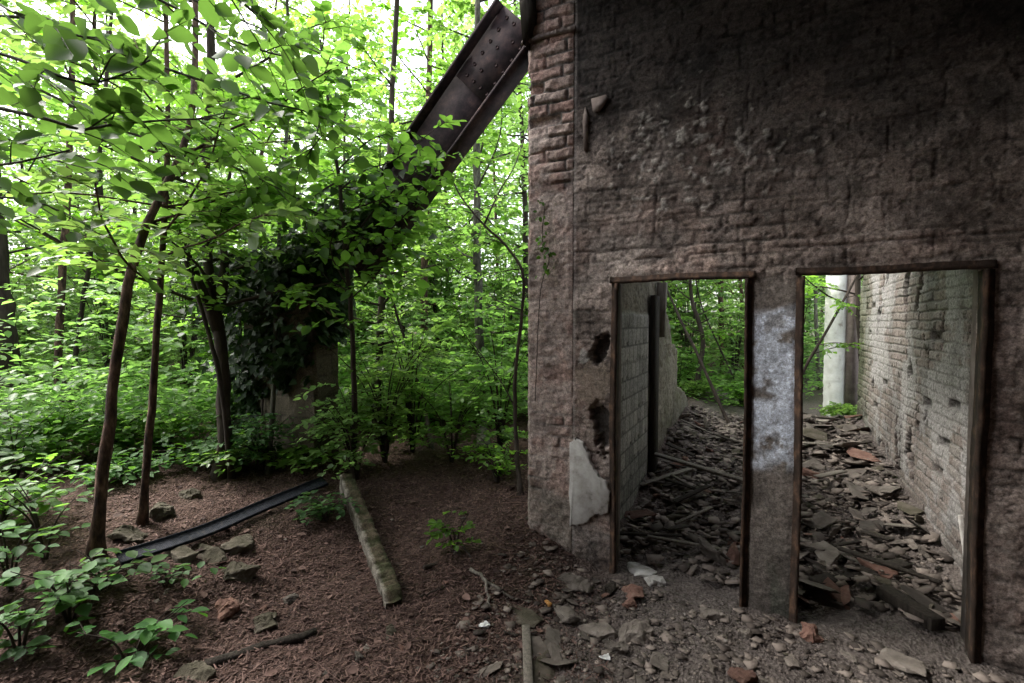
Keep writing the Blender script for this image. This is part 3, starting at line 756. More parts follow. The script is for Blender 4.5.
def grow(trunk_pts, r0, r1, label, name='tree', cat='tree', group=None, bark='bark_grey', leaf='leaf_mid', t0=.3, t1=1.0, limbs=18, llen=(1.0, 1.8), elev=(.0, .5),
         ntw=9, tlen=.5, m=12, lsize=.08, T=T_MID, seed=1, droop=.25, flat=.7, az=None, extra=None, top=True, sides=8, n=26, skip=None):
    rs = RS(seed); pts = catmull(trunk_pts, n)
    pts[1:-1] += (rs.rand(n - 2, 3) - .5) * r0 * .35
    root = empty(name, pts[0], label, cat, group)
    wood, lv = MB(), MB()
    rr_ = np.linspace(r0, r1, n); rr_[0] *= 1.9; rr_[1] *= 1.25
    tube(wood, pts, rr_, sides, 0, .22, seed)
    SS, DD, LL = [], [], []
    def limb(c, d, L, rbase, ntw_=ntw):
        k = 7; p = [np.array(c)]; d = nrm(np.array(d, float))
        for j in range(k - 1):
            d = nrm(d + (rs.rand(3) - .5) * .35 + np.array([0, 0, .03])); p.append(p[-1] + d * L / (k - 1))
        p = np.array(p); tube(wood, p, np.linspace(rbase, .004, k), 5)
        for j in range(ntw_):
            s = .18 + .82 * (j + rs.rand()) / ntw_; i = min(int(s * (k - 1)), k - 2); f = s * (k - 1) - i
            q = p[i] * (1 - f) + p[i + 1] * f; td = nrm(p[i + 1] - p[i])
            sd = nrm(np.cross(td, [0, 0, 1.])) * (1 if j % 2 else -1)
            SS.append(q); DD.append(td * (.4 + .5 * s) + sd * (1.1 - .6 * s) + (rs.rand(3) - .5) * .7); LL.append(tlen * (.6 + .7 * rs.rand()) * (1.1 - .4 * s))
    for j in range(limbs):
        t = t0 + (t1 - t0) * (j + rs.rand()) / limbs
        i = min(int(t * (n - 1)), n - 2); c = pts[i]
        a = rs.rand() * 2 * np.pi if az is None else az[0] + (az[1] - az[0]) * rs.rand()
        e = elev[0] + (elev[1] - elev[0]) * rs.rand()
        L = (llen[0] + (llen[1] - llen[0]) * rs.rand()) * (1.15 - .55 * (t - t0) / max(t1 - t0, .01))
        limb(c, (math.cos(a) * math.cos(e), math.sin(a) * math.cos(e), math.sin(e)), L, min(.018, max(.006, .45 * rr_[i])))
    if extra:
        for (path, rb, ntw_) in extra:
            p = catmull(path, 9); tube(wood, p, np.linspace(rb, .0035, 9), 5)
            for j in range(ntw_):
                s = .1 + .9 * (j + rs.rand()) / ntw_; i = min(int(s * 8), 7); f = s * 8 - i
                td = nrm(p[i + 1] - p[i]); sd = nrm(np.cross(td, [0, 0, 1.])) * (1 if j % 2 else -1)
                SS.append(p[i] * (1 - f) + p[i + 1] * f); DD.append(td * .7 + sd * (1.0 - .5 * s) + (rs.rand(3) - .5) * .8); LL.append(tlen * (.5 + .7 * rs.rand()))
    if SS: twigs(wood, lv, np.array(SS), np.array(DD), np.array(LL), m, lsize, T, None, rs, droop, flat)
    wood.build('trunk', M[bark], root, smooth=True)
    if lv.n: lv.build('crown', M[leaf], root)
    return root

def up_to(p, h, lean=(0, 0)):
    return np.array([p[0] + lean[0], p[1] + lean[1], p[2] + h])

# ------------------------------------------------------------------ named trees near the ruin
def base(px, py): return G(px, py) - np.array([0, 0, .08])
b = base(95, 556); d4 = float(np.dot(b[:2], [-SY, CY]))
grow([b, P(103, 470, d4 + .05), P(114, 385, d4 + .1), P(131, 275, d4 + .2), P(151, 215, d4 + .3), P(186, 140, d4 + .5), P(196, 40, d4 + .8), P(190, -150, d4 + 1), P(185, -420, d4 + 1.3)], .034, .016,
     'reddish leaning trunk with a bend halfway, foremost of the left trees', bark='bark_red', leaf='leaf_mid', t0=.45, limbs=16, llen=(.7, 1.5), ntw=8, tlen=.4, m=12, lsize=.085, seed=11)
b = base(141, 524); d5 = float(np.dot(b[:2], [-SY, CY]))
grow([b, P(150, 430, d5), P(158, 320, d5), P(164, 220, d5 + .1), P(168, 90, d5 + .2), P(160, -150, d5 + .3), P(166, -420, d5 + .4)], .026, .012,
     'slim straight grey brown trunk just right of the bent reddish tree', bark='bark_red', t0=.4, limbs=16, llen=(.7, 1.4), ntw=8, tlen=.4, m=12, lsize=.085, seed=12)
b6 = base(222, 474); d6 = float(np.dot(b6[:2], [-SY, CY]))
grow([b6, P(224, 400, d6 + 0.00), P(221, 335, d6 + 0.00), P(212, 290, d6 + 0.05), P(205, 200, d6 + 0.10), P(212, 60, d6 + 0.20), P(205, -140, d6 + 0.40)], .060, .03,
     'dark forked trunk standing left of the ivied pier', bark='bark_dark', t0=.4, limbs=20, llen=(.9, 1.8), ntw=9, tlen=.45, m=12, lsize=.085, seed=13,
     extra=[([P(219, 330, d6 + 0.00), P(200, 285, d6 + -0.10), P(180, 235, d6 + -0.20), P(160, 170, d6 + -0.30)], .06, 16), ([P(221, 300, d6 + 0.00), P(225, 260, d6 + 0.10), P(222, 220, d6 + 0.10), P(240, 120, d6 + 0.20)], .05, 14)])
grow([base(232, 478), P(222, 392, d6 - .2), P(205, 320, d6 - .2), P(182, 250, d6 - .2), P(165, 190, d6 - .2), P(150, 120, d6 - .2)], .022, .008,
     'thin dark stem leaning left in front of the forked trunk', name='sapling', bark='bark_dark', t0=.4, limbs=12, llen=(.5, .9), ntw=7, tlen=.35, m=10, lsize=.06, seed=14)
grow([base(268, 473), P(273, 400, 4.6), P(277, 300, 4.6), P(281, 200, 4.6), P(290, 80, 4.6), P(285, -60, 4.6), P(290, -250, 4.7)], .024, .010,
     'slender pale sapling rising in front of the ivied pier', name='sapling', bark='bark_grey', t0=.42, limbs=18, llen=(.6, 1.2), ntw=9, tlen=.4, m=11, lsize=.072, T=T_FINE, seed=15)
grow([base(8, 470), P(10, 400, 6.5), P(4, 330, 6.5), P(-4, 265, 6.5), P(-10, 150, 6.5), P(-20, -100, 6.6), P(-20, -400, 6.6)], .16, .08,
     'thick dark trunk at the far left edge of the wood', bark='bark_dark', t0=.5, limbs=20, llen=(1.2, 2.4), ntw=9, tlen=.5, m=12, lsize=.085, seed=16)
grow([base(52, 452), P(57, 400, 7.2), P(61, 300, 7.2), P(66, 205, 7.2), P(72, 80, 7.2), P(70, -150, 7.3)], .062, .03,
     'straight thin pine like trunk left of the bent reddish tree', bark='bark_red', t0=.45, limbs=18, llen=(.8, 1.6), ntw=9, tlen=.45, m=12, lsize=.085, seed=17)
grow([base(64, 448), P(70, 400, 7.8), P(80, 320, 7.8), P(89, 265, 7.8), P(100, 160, 7.8), P(112, 0, 7.9), P(118, -150, 7.9)], .042, .02,
     'thin trunk leaning right beside the pine like trunk', bark='bark_dark', t0=.45, limbs=16, llen=(.8, 1.6), ntw=9, tlen=.45, m=12, lsize=.085, seed=18)
# between beam and wall
grow([base(484, 452), P(482, 400, 6.8), P(478, 300, 6.8), P(477, 200, 6.8), P(476, 90, 6.8), P(480, -80, 6.9), P(476, -300, 7)], .068, .035,
     'straight grey trunk in the gap between beam and brick edge', bark='bark_grey', t0=.25, limbs=30, llen=(.8, 1.8), elev=(-.1, .6), ntw=9, tlen=.45, m=13, lsize=.095, seed=21)
grow([base(376, 440), P(378, 380, 6.2), P(382, 300, 6.2), P(386, 230, 6.2), P(392, 100, 6.3), P(400, -100, 6.4), P(405, -300, 6.5)], .055, .025,
     'dark upright trunk just behind the steel beam', bark='bark_dark', t0=.2, limbs=34, llen=(.7, 1.6), ntw=9, tlen=.42, m=13, lsize=.095, seed=22)
grow([base(434, 455), P(424, 405, 6.0), P(408, 350, 5.9), P(388, 285, 5.8), P(372, 220, 5.8)], .026, .010,
     'thin stem leaning left below the steel beam', name='sapling', bark='bark_dark', t0=.3, limbs=12, llen=(.5, 1.0), ntw=8, tlen=.35, m=11, lsize=.065, seed=23)
grow([base(521, 497), P(516, 440, 4.35), P(515, 380, 4.4), P(521, 320, 4.4), P(523, 275, 4.4), P(508, 248, 4.45), P(484, 225, 4.5), P(460, 195, 4.6), P(444, 160, 4.7)], .020, .006,
     'dark bowed sapling arching left beside the brick edge', name='sapling', bark='bark_dark', t0=.35, limbs=10, llen=(.3, .8), ntw=5, tlen=.3, m=9, lsize=.06, seed=24, az=(1.4, 3.6),
     extra=[([P(484, 225, 4.5), P(500, 190, 4.6), P(515, 165, 4.7), P(530, 120, 5.4)], .010, 6), ([P(516, 410, 4.4), P(500, 380, 4.5), P(470, 340, 4.7)], .008, 6)])
grow([base(423, 440), P(426, 380, 8.6), P(424, 280, 8.6), P(428, 150, 8.6), P(430, 0, 8.7), P(428, -200, 8.7)], .08, .04,
     'reddish trunk deeper in the gap left of the grey trunk', bark='bark_red', t0=.3, limbs=26, llen=(.9, 1.9), ntw=9, tlen=.5, m=13, lsize=.10, seed=25)
# trees seen through the doorways (feet behind the room)
def behind(px, d): q = P(px, 322, d); return np.array([q[0], q[1], float(H(q[0], q[1])) - .05])
grow([P(752, 470, 6.6), P(725, 415, 7.2), P(700, 360, 7.6), P(676, 310, 8.0), P(655, 260, 8.4), P(640, 215, 8.8)], .030, .012,
     'leaning bare stem crossing the left doorway view', name='sapling', bark='bark_dark', t0=.75, limbs=6, llen=(.4, .9), ntw=6, tlen=.35, m=10, lsize=.07, seed=31)
grow([behind(690, 9.0), P(694, 395, 9.0), P(703, 340, 9.0), P(692, 300, 9.0), P(690, 250, 9.0), P(700, 150, 9.0)], .06, .02,
     'crooked dark trunk behind the broken inner wall', bark='bark_dark', t0=.45, limbs=14, llen=(.6, 1.3), ntw=8, tlen=.42, m=12, lsize=.08, seed=32)
grow([behind(726, 11.5), P(723, 380, 11.5), P(721, 300, 11.5), P(718, 200, 11.5), P(716, 60, 11.6), P(720, -100, 11.6)], .075, .04,
     'straight brown trunk in the middle of the left doorway view', bark='bark_red', t0=.25, limbs=24, llen=(1, 2), elev=(-.2, .5), ntw=9, tlen=.5, m=12, lsize=.09, seed=33)
grow([P(770, 445, 9.0) - [0, 0, .25], P(755, 425, 9.0), P(730, 370, 9.0), P(700, 300, 9.2), P(690, 230, 9.3)], .022, .010,
     'thin curved stem low in the left doorway view', name='sapling', bark='bark_dark', t0=.6, limbs=7, llen=(.5, 1), ntw=6, tlen=.4, m=10, lsize=.075, seed=34)
grow([behind(866, 7.3), P(866, 400, 7.3), P(860, 340, 7.3), P(858, 280, 7.3), P(855, 180, 7.3), P(850, 40, 7.4)], .045, .03,
     'brown trunk hugging the far end of the whitewashed brick wall', bark='bark_dark', t0=.45, limbs=16, llen=(.7, 1.4), ntw=9, tlen=.45, m=12, lsize=.08, seed=35)
grow([behind(822, 9.8), P(820, 390, 9.8), P(816, 320, 9.8), P(815, 270, 9.8), P(812, 160, 9.8), P(815, 0, 9.8)], .045, .02,
     'slim trunk left of the white pillar in the right doorway', bark='bark_grey', t0=.6, limbs=8, llen=(.7, 1.4), elev=(-.2, .5), ntw=9, tlen=.45, m=12, lsize=.08, seed=36)
grow([P(775, 425, 7.1) - [0, 0, .3], P(800, 378, 7.1), P(830, 325, 7.1), P(857, 276, 7.1), P(885, 225, 7.2)], .026, .012,
     'thin dark stem slanting across the right doorway view', name='sapling', bark='bark_dark', t0=.3, limbs=6, llen=(.3, .6), ntw=5, tlen=.3, m=8, lsize=.06, seed=37)

# overhanging tree close on the left, big leaves
oh = P(-330, 420, 2.7); oh[2] = float(H(oh[0], oh[1])) - .05
grow([oh, P(-300, 300, 2.6), P(-270, 100, 2.5), P(-240, -150, 2.5), P(-230, -400, 2.6)], .06, .03,
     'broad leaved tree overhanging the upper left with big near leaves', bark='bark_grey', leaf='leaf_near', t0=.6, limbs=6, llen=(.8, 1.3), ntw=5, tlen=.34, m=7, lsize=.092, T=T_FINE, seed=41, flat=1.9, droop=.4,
     extra=[([P(-240, -60, 2.5), P(-60, -20, 2.0), P(40, 25, 1.85), P(120, 45, 1.9)], .008, 9), ([P(-235, -160, 2.5), P(60, -70, 2.0), P(200, -25, 1.9), P(262, 20, 2.0)], .008, 9), ([P(-265, 60, 2.5), P(-120, 110, 2.2), P(10, 108, 2.0), P(75, 130, 2.0), P(130, 122, 2.1), P(230, 118, 2.3)], .012, 13),
            ([P(-262, 20, 2.5), P(-100, 30, 2.1), P(20, 60, 1.9), P(90, 85, 1.9), P(150, 60, 2.0)], .010, 10),
            ([P(-268, 100, 2.5), P(-120, 170, 2.2), P(0, 165, 2.1), P(70, 150, 2.1)], .010, 8),
            ([P(-250, -80, 2.5), P(-60, -60, 2.2), P(120, -20, 2.1), P(230, 40, 2.2), P(300, 60, 2.4)], .012, 9),
            ([P(-262, 40, 2.5), P(0, 10, 2.7), P(140, 60, 2.9), P(260, 100, 3.0), P(325, 120, 3.1), P(300, 165, 3.2)], .012, 16),
            ([P(-255, -30, 2.5), P(-20, 60, 2.9), P(120, 130, 3.0), P(230, 165, 3.1), P(300, 200, 3.2)], .010, 14), ([P(-260, 130, 2.5), P(-60, 190, 2.5), P(30, 200, 2.6), P(90, 225, 2.7)], .008, 9),
            ([P(-255, -100, 2.6), P(60, -50, 3.0), P(240, 20, 3.3), P(360, 70, 3.4)], .012, 10)])
# leafy hazel by the beam
hz = base(352, 470)
grow([hz, P(355, 420, 4.4), P(352, 330, 4.2), P(345, 240, 4.0), P(335, 150, 3.9), P(320, 40, 3.9)], .03, .010,
     'leafy young tree whose sprays cover the low half of the steel beam', name='sapling', bark='bark_dark', leaf='leaf_mid', t0=.4, limbs=9, llen=(.4, .8), ntw=6, tlen=.36, m=8, lsize=.088, T=T_FINE, seed=42, flat=.95, droop=.4,
     extra=[([P(346, 250, 4.0), P(370, 215, 3.8), P(400, 185, 3.6), P(445, 150, 3.5)], .009, 11), ([P(340, 190, 3.9), P(365, 170, 3.7), P(395, 160, 3.6), P(440, 125, 3.6)], .008, 8),
            ([P(340, 180, 3.9), P(300, 200, 3.8), P(260, 190, 3.8), P(215, 220, 3.8)], .008, 12), ([P(350, 300, 4.1), P(380, 270, 3.9), P(400, 240, 3.8)], .007, 12),
            ([P(335, 150, 3.9), P(300, 110, 3.7), P(260, 90, 3.6)], .007, 14), ([P(345, 230, 4.0), P(375, 240, 3.8), P(405, 215, 3.7), P(430, 190, 3.6)], .008, 10), ([P(338, 170, 3.9), P(370, 140, 3.7), P(405, 130, 3.6)], .007, 7), ([P(350, 290, 4.1), P(330, 250, 3.9), P(345, 215, 3.7), P(380, 200, 3.6)], .007, 9)])

# ------------------------------------------------------------------ ivy
rs = RS(61); iv = MB(); iw = MB()
N = 5200
u = PXL - .25 + (PXR - PXL + .25) * rs.rand(N); v_ = .35 + 2.05 * rs.rand(N) ** .75
keep = ((v_ > 1.28 + .35 * (u - PXR + .4) + 1.0 * (fbm(u * 3, v_ * 3, 5) - .5)) | (u < PXL + .34 + .6 * (fbm(u * 4, v_ * 2, 8) - .5))) & (fbm(u * 6, v_ * 6, 19) > .42)
u, v_ = u[keep], v_[keep]; N = len(u)
bulge = .45 * rs.rand(N) ** 2 * sm(.7, 1.8, v_) * (.3 + 1.4 * fbm(u * 3, v_ * 3, 18)) + .02
pos = np.column_stack([u, PY - bulge, v_])
put_leaves(iv, pos, np.column_stack([1.6 * (rs.rand(N) - .5), -.6 * rs.rand(N), -1 + 1.1 * rs.rand(N)]), np.column_stack([(rs.rand(N) - .5) * 1.6, -1 + .8 * rs.rand(N), .2 + .9 * rs.rand(N)]), .05 + .05 * rs.rand(N), T_IVY)
N = 1500
pos = np.column_stack([PXR + .02 + .15 * rs.rand(N) ** 2, PY - .05 + .38 * rs.rand(N), 1.5 + .8 * rs.rand(N) ** .6])
put_leaves(iv, pos, np.column_stack([.4 + .3 * rs.rand(N), (rs.rand(N) - .5), -.8 + .5 * rs.rand(N)]), np.column_stack([np.ones(N), (rs.rand(N) - .5), .5 + .5 * rs.rand(N)]), .05 + .045 * rs.rand(N), T_IVY)
N = 2200  # crown of ivy on top and up the beam foot
a = rs.rand(N); c = np.array([PXL + .3, PY + .15, 2.15])[None] * (1 - a[:, None]) + np.array(bot1 + nz * .25 - ax * .7)[None] * a[:, None]
pos = c + rs.randn(N, 3) * np.array([.17, .16, .15]) ; pos[:, 2] = np.maximum(pos[:, 2], 2.1)
put_leaves(iv, pos, rs.rand(N, 3) - [.5, .8, .8], rs.rand(N, 3) * .9 + [-.45, -.6, .3], .05 + .05 * rs.rand(N), T_IVY)
ivy = empty('ivy', (PXL + .3, PY - .1, .35), 'dark ivy mantle clinging to the pier and beam foot', 'ivy')
for i in range(3):
    x = PXL + .03 + .10 * i * (1 + .6 * rs.rand()); p = [(x, PY - .03, .3), (x + .3 * (rs.rand() - .5), PY - .035, .9), (x + .5 * (rs.rand() - .5), PY - .04, 1.5), (x + .6 * (rs.rand() - .5), PY - .05, 2.1)]
    tube(iw, catmull(p, 14), np.linspace(.012, .005, 14), 5)
iw.build('stem', M['bark_dark'], ivy, smooth=True); iv.build('foliage', M['leaf_ivy'], ivy)
# small creeper on the brick edge
cr = empty('creeper', W(540, 300), 'tiny green creeper trailing down the brick edge', 'creeper')
wd, lf = MB(), MB(); p = np.array([W(548, 205), W(545, 240), W(552, 260), W(543, 295), W(538, 400)]); p[:, 1] -= .05
pp = catmull(p, 16); tube(wd, pp, .003, 4)
ii = rs.randint(0, 11, 46); put_leaves(lf, pp[ii] + (rs.rand(46, 3) - .5) * .09 - [0, .02, 0], rs.rand(46, 3) - [.5, .6, .9], rs.rand(46, 3) - [.5, 1.2, .2], .025 + .02 * rs.rand(46), T_MID)
wd.build('stem', M['bark_dark'], cr); lf.build('foliage', M['leaf_near'], cr)

# ------------------------------------------------------------------ mid wood: individual trees
def cam_ang(px): return math.atan((px - 512) / FPX)
mids = [(-140, 9.5), (-40, 11), (30, 13), (105, 10), (150, 14), (195, 11.5), (250, 9.5), (300, 12), (340, 10), (372, 14), (405, 11), (448, 10.5), (500, 13), (530, 9.5), (560, 12),
        (640, 14), (668, 12), (700, 15), (745, 13), (770, 16), (800, 13.5), (850, 15), (890, 18), (-220, 13), (-120, 16), (70, 17), (220, 17), (430, 17), (480, 18)]
rs = RS(77)
protos = []
for k in range(5):
    r = RS(200 + k); h = 6.8 + 2.5 * r.rand()
    ln = (r.rand(2) - .5) * 1.2
    tp = [np.zeros(3), np.array([ln[0] * .2, ln[1] * .2, h * .3]), np.array([ln[0] * .5, ln[1] * .5, h * .65]), np.array([ln[0], ln[1], h])]
    blue = (k == 4)
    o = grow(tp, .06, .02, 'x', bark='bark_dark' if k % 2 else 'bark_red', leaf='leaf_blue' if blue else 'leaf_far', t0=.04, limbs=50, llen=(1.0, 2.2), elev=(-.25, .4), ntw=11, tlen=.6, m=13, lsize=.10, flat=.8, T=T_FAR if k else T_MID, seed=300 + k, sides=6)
    protos.append(o)
usedp = set()
for j, (px, dpt) in enumerate(mids):
    q = P(px, 322, dpt + .8 * rs.rand()); z = float(H(q[0], q[1])) - .06
    if -1.6 < q[0] < 1.7 and q[1] < 9.6: q[1] = 10
    k = 4 if px < 140 and j % 2 == 0 else j % 4
    loc = (q[0], q[1], z); rot = (0, 0, rs.rand() * 6.28); s = .85 + .4 * rs.rand()
    if k in usedp: o = copy_tree(protos[k], loc, rot, s)
    else:
        o = protos[k]; usedp.add(k); o.location = loc; o.rotation_euler = rot; o.scale = (s, s, s)
    o['label'] = 'slim pale green tree in the wood behind the near trunks' if k != 4 else 'grey green feathery tree in the wood at the left'
    o['group'] = 'broad leaved trees of the wood behind' if k != 4 else 'feathery trees of the wood at the left'

# ------------------------------------------------------------------ far wood and undergrowth (uncountable)
fw = MB(); rs = RS(88)
for j in range(95):
    ang = -rad(62) + rad(108) * rs.rand(); dpt = 19 + 30 * rs.rand() ** 1.3
    x = math.sin(ang - YAW) * dpt; y = math.cos(ang - YAW) * dpt; z = float(H(x, y)) - .1; h = 7 + 6 * rs.rand()
    c = np.array([x, y, z]); top = c + [(rs.rand() - .5) * 1.2, (rs.rand() - .5) * 1.2, h]
    tube(fw, catmull([c, (c + top) / 2 + (rs.rand(3) - .5) * .3, top], 8), np.linspace(.09, .02, 8), 5, 0)
    n_ = 210; t = .03 + .97 * rs.rand(n_); a = rs.rand(n_) * 6.28; R_ = (2.6 * (1.1 - .6 * t)) * rs.rand(n_) ** .6
    S = c + (top - c) * t[:, None] + np.column_stack([np.cos(a) * R_, np.sin(a) * R_, .25 * R_])
    D = np.column_stack([np.cos(a), np.sin(a), (rs.rand(n_) - .6) * .6])
    twigs(None, fw, S, D, .7 + .5 * rs.rand(n_), 12, .15, T_FAR, None, rs, .25, .85, lmi=1 if (j % 5) else 2)
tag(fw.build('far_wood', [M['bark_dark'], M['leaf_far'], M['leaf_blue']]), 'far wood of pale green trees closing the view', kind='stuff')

ug = MB(); rs = RS(99)
for j in range(1500):
    ang = -rad(58) + rad(100) * rs.rand(); dpt = 6.3 + 16 * rs.rand() ** 1.6
    x = math.sin(ang - YAW) * dpt; y = math.cos(ang - YAW) * dpt
    if -1.9 < x < 1.6 and y < 8.8: continue
    if -5 < x < -1 and y < 4.2: continue
    if math.hypot(x - wp[0], y - wp[1]) < 1.1: continue
    z = float(H(x, y)); n_ = 8
    a = rs.rand(n_) * 6.28; hh = .1 + rs.rand(n_) * (.4, .4, .8, .8, 1.7)[rs.randint(5)]
    S = np.column_stack([x + .12 * np.cos(a), y + .12 * np.sin(a), z + hh]); D = np.column_stack([np.cos(a), np.sin(a), .25 + 0 * a])
    twigs(None, ug, S, D, .3 + .3 * rs.rand(n_), 9, .085, T_MID if dpt < 9 else T_FAR, None, rs, .4, .4)
tag(ug.build('undergrowth', M['leaf_mid']), 'bright green leafy undergrowth covering the wood floor', kind='stuff')

# ------------------------------------------------------------------ shrubs and seedlings
def shrub(name, loc, h, spread, stems, ntw, tlen, m, ls, seed, label, group=None, leaf='leaf_low', T=T_MID, droop=.35, cat='shrub', az=None, lmin=.25, flat=.35):
    rs = RS(seed); root = empty(name, loc, label, cat, group); wd, lf = MB(), MB(); S, D, Ln = [], [], []
    for i in range(stems):
        a = rs.rand() * 6.28 if az is None else az[0] + (az[1] - az[0]) * rs.rand()
        sp = spread * (.3 + .7 * rs.rand()); hh = h * (.6 + .5 * rs.rand())
        p = catmull([np.array(loc) - [0, 0, .05], np.array(loc) + [math.cos(a) * sp * .3, math.sin(a) * sp * .3, hh * .6], np.array(loc) + [math.cos(a) * sp, math.sin(a) * sp, hh]], 10)
        tube(wd, p, np.linspace(min(.012, .006 + .006 * h), .002, 10), 5)
        for j in range(ntw):
            s = lmin + (1 - lmin) * (j + rs.rand()) / ntw; k = min(int(s * 9), 8); td = nrm(p[k + 1] - p[k]); b_ = rs.rand() * 6.28
            S.append(p[k]); D.append(td * .35 + np.array([math.cos(b_), math.sin(b_), .15])); Ln.append(tlen * (.5 + .8 * rs.rand()))
    twigs(wd, lf, np.array(S), np.array(D), np.array(Ln), m, ls, T, None, rs, droop, flat, .003)
    wd.build('stem', M['bark_dark'], root, smooth=True); lf.build('foliage', M[leaf], root)
    return root

shrub('bush', G(356, 480), .85, .5, 11, 9, .34, 11, .058, 501, 'fresh green bush drooping over the far end of the low kerb wall', leaf='leaf_far', droop=.6, flat=.6)
shrub('bush', G(385, 462), 1.15, .65, 12, 9, .36, 11, .055, 502, 'loose green bush under the middle of the steel beam', leaf='leaf_mid')
shrub('bush', G(412, 452), 1.5, .8, 9, 12, .4, 11, .065, 511, 'tall green bush filling the gap left of the grey trunk', leaf='leaf_far', flat=.8, lmin=.12)
shrub('bush', G(500, 452), 1.4, .7, 8, 12, .4, 11, .065, 512, 'tall green bush in the gap beside the brick edge', leaf='leaf_far', flat=.8, lmin=.12)
shrub('bush', G(497, 482), .45, .35, 7, 6, .26, 9, .05, 514, 'small leafy bush close to the foot of the brick edge', leaf='leaf_mid', flat=.7)
shrub('bush', G(262, 470), .55, .45, 9, 7, .28, 10, .055, 513, 'dark leafy bush at the left foot of the ivied pier', leaf='leaf_low')
shrub('bush', G(452, 462), .8, .6, 9, 8, .34, 11, .055, 503, 'low green bush at the foot of the straight grey trunk', leaf='leaf_mid')
shrub('seedling', G(455, 552) , .28, .16, 4, 3, .14, 7, .05, 504, 'small bright seedling standing alone on the soil by the kerb wall', leaf='leaf_mid', cat='seedling', T=T_FINE)
shrub('seedling', G(585, 545), .10, .08, 3, 3, .08, 6, .025, 505, 'tiny weed at the foot of the brick edge', leaf='leaf_low', cat='weed')
shrub('bush', G(325, 520), .22, .25, 6, 4, .2, 9, .05, 506, 'low leafy clump against the left face of the kerb wall', leaf='leaf_low')
near = [(20, 655, .30, 'big leaved seedling in the bottom left corner'), (70, 620, .32, 'big leaved seedling spreading just above the corner plant'), (130, 665, .22, 'low seedling by the rotten log at the lower left'), (10, 590, .38, 'tall big leaved seedling at the left edge'),
        (105, 590, .25, 'seedling below the foot of the bent reddish tree'), (45, 560, .5, 'leafy sapling shoot left of the bent reddish tree'), (165, 585, .12, 'small seedling below the dark strip')]
for j, (px, py, h, lb) in enumerate(near):
    shrub('seedling', G(px, py), h, .30 if h > .2 else .16, 5 if h > .2 else 3, 3, .20, 4, .075 if h > .2 else .05, 520 + j, lb, group='seedlings in the lower left', cat='seedling', T=T_FINE, flat=.25)
mid = [(15, 480, .75), (60, 462, .7), (112, 458, .7), (165, 456, .6), (198, 466, .45), (245, 468, .3), (-40, 520, .8), (300, 466, .2), (122, 480, .22), (-5, 535, .55)]
lbs = ['leafy bush at the left edge between seedlings and thick trunk', 'broad leafy bush at the foot of the pine like trunk', 'bushy sapling growth behind the bent reddish trunk', 'leafy bush behind the slim straight trunk', 'leafy bush left of the forked trunk foot', 'low dark bush at the foot of the ivied pier',
       'bush just beyond the left edge of the view', 'low creeping clump on the soil right below the pier', 'low clump between the two reddish trunks', 'leafy bush low at the left edge above the seedlings']
for j, (px, py, h) in enumerate(mid):
    shrub('bush', G(px, py), h * .8, .55 if h > .4 else .3, 8, 6, .32, 8, .07, 560 + j, lbs[j], group='bushes at the left of the clearing', leaf='leaf_mid' if j % 2 else 'leaf_low')
bp_ = [shrub('bush', np.array([0., 0, 0]), 2.4 + .5 * k, 1.0, 16, 14, .5, 12, .09, 640 + k, 'x', 'tall bushes between the trunks of the wood', leaf='leaf_far' if k else 'leaf_mid', T=T_FAR, lmin=.12, flat=.7) for k in range(3)]
rb = RS(650); first = [True] * 3
for j, (px, d) in enumerate([(-120, 8.5), (-60, 10.5), (-10, 8.2), (25, 10), (75, 11.5), (110, 8.6), (150, 9.8), (185, 8.0), (215, 10.8), (245, 7.6), (290, 8.8), (330, 8.0), (355, 10.5), (395, 8.6), (440, 9.6), (465, 8.2), (505, 9.0), (520, 11), (655, 11.5), (690, 10.6), (735, 10.3), (760, 11.8), (800, 11.2), (870, 11.5)]):
    q = P(px, 322, d); k = j % 3; loc = (q[0], q[1], float(H(q[0], q[1])) - .03)
    if first[k]: o = bp_[k]; first[k] = False; o.location = loc
    else: o = copy_tree(bp_[k], loc, (0, 0, rb.rand() * 6.28), .75 + .5 * rb.rand())
    o['label'] = 'tall pale green bush standing between the trunks of the wood'
for j, (px, d, h, lb) in enumerate([(700, 8.7, .35, 'low green bush on the rubble at the back of the left doorway'), (745, 8.6, .5, 'bright bush behind the painted post'), (846, 7.2, .2, 'small bright green plant on the slab heap in the right doorway'), (680, 9.6, 1.0, 'bush behind the broken inner wall')]):
    shrub('bush', behind(px, d), h, .5 * (h + .4), 10, 8, .3, 10, .06, 590 + j, lb, group='bushes behind the room', leaf='leaf_mid')

# ------------------------------------------------------------------ rubble
def chunk(seed, dims, n=14, mbq=None):
    import bmesh
    r = RS(seed); bm = bmesh.new()
    for i in range(n):
        p = (r.rand(3) - .5); p = p / max(np.abs(p)) * .5 if i % 4 else p * .9
        bm.verts.new(p * dims)
    bmesh.ops.convex_hull(bm, input=bm.verts)
    for v in [v for v in bm.verts if not v.link_faces]: bm.verts.remove(v)
    bmesh.ops.bevel(bm, geom=bm.edges[:], offset=min(dims) * .05, segments=1, affect='EDGES')
    bmesh.ops.triangulate(bm, faces=bm.faces[:])
    mx = max(dims)
    for _ in range(3):
        le = [e for e in bm.edges if e.calc_length() > mx * .11]
        if le: bmesh.ops.subdivide_edges(bm, edges=le, cuts=1)
        bmesh.ops.triangulate(bm, faces=[f for f in bm.faces if len(f.verts) > 3])
    am = min(dims)
    for v in bm.verts:
        p = v.co / mx
        v.co += (mnoise.noise_vector(p * 3.1 + Vector((seed, 0, 0))) * .16 + mnoise.noise_vector(p * 9 + Vector((0, seed, 0))) * .09) * am
    me = bpy.data.meshes.new('stone'); bm.to_mesh(me); bm.free(); return me

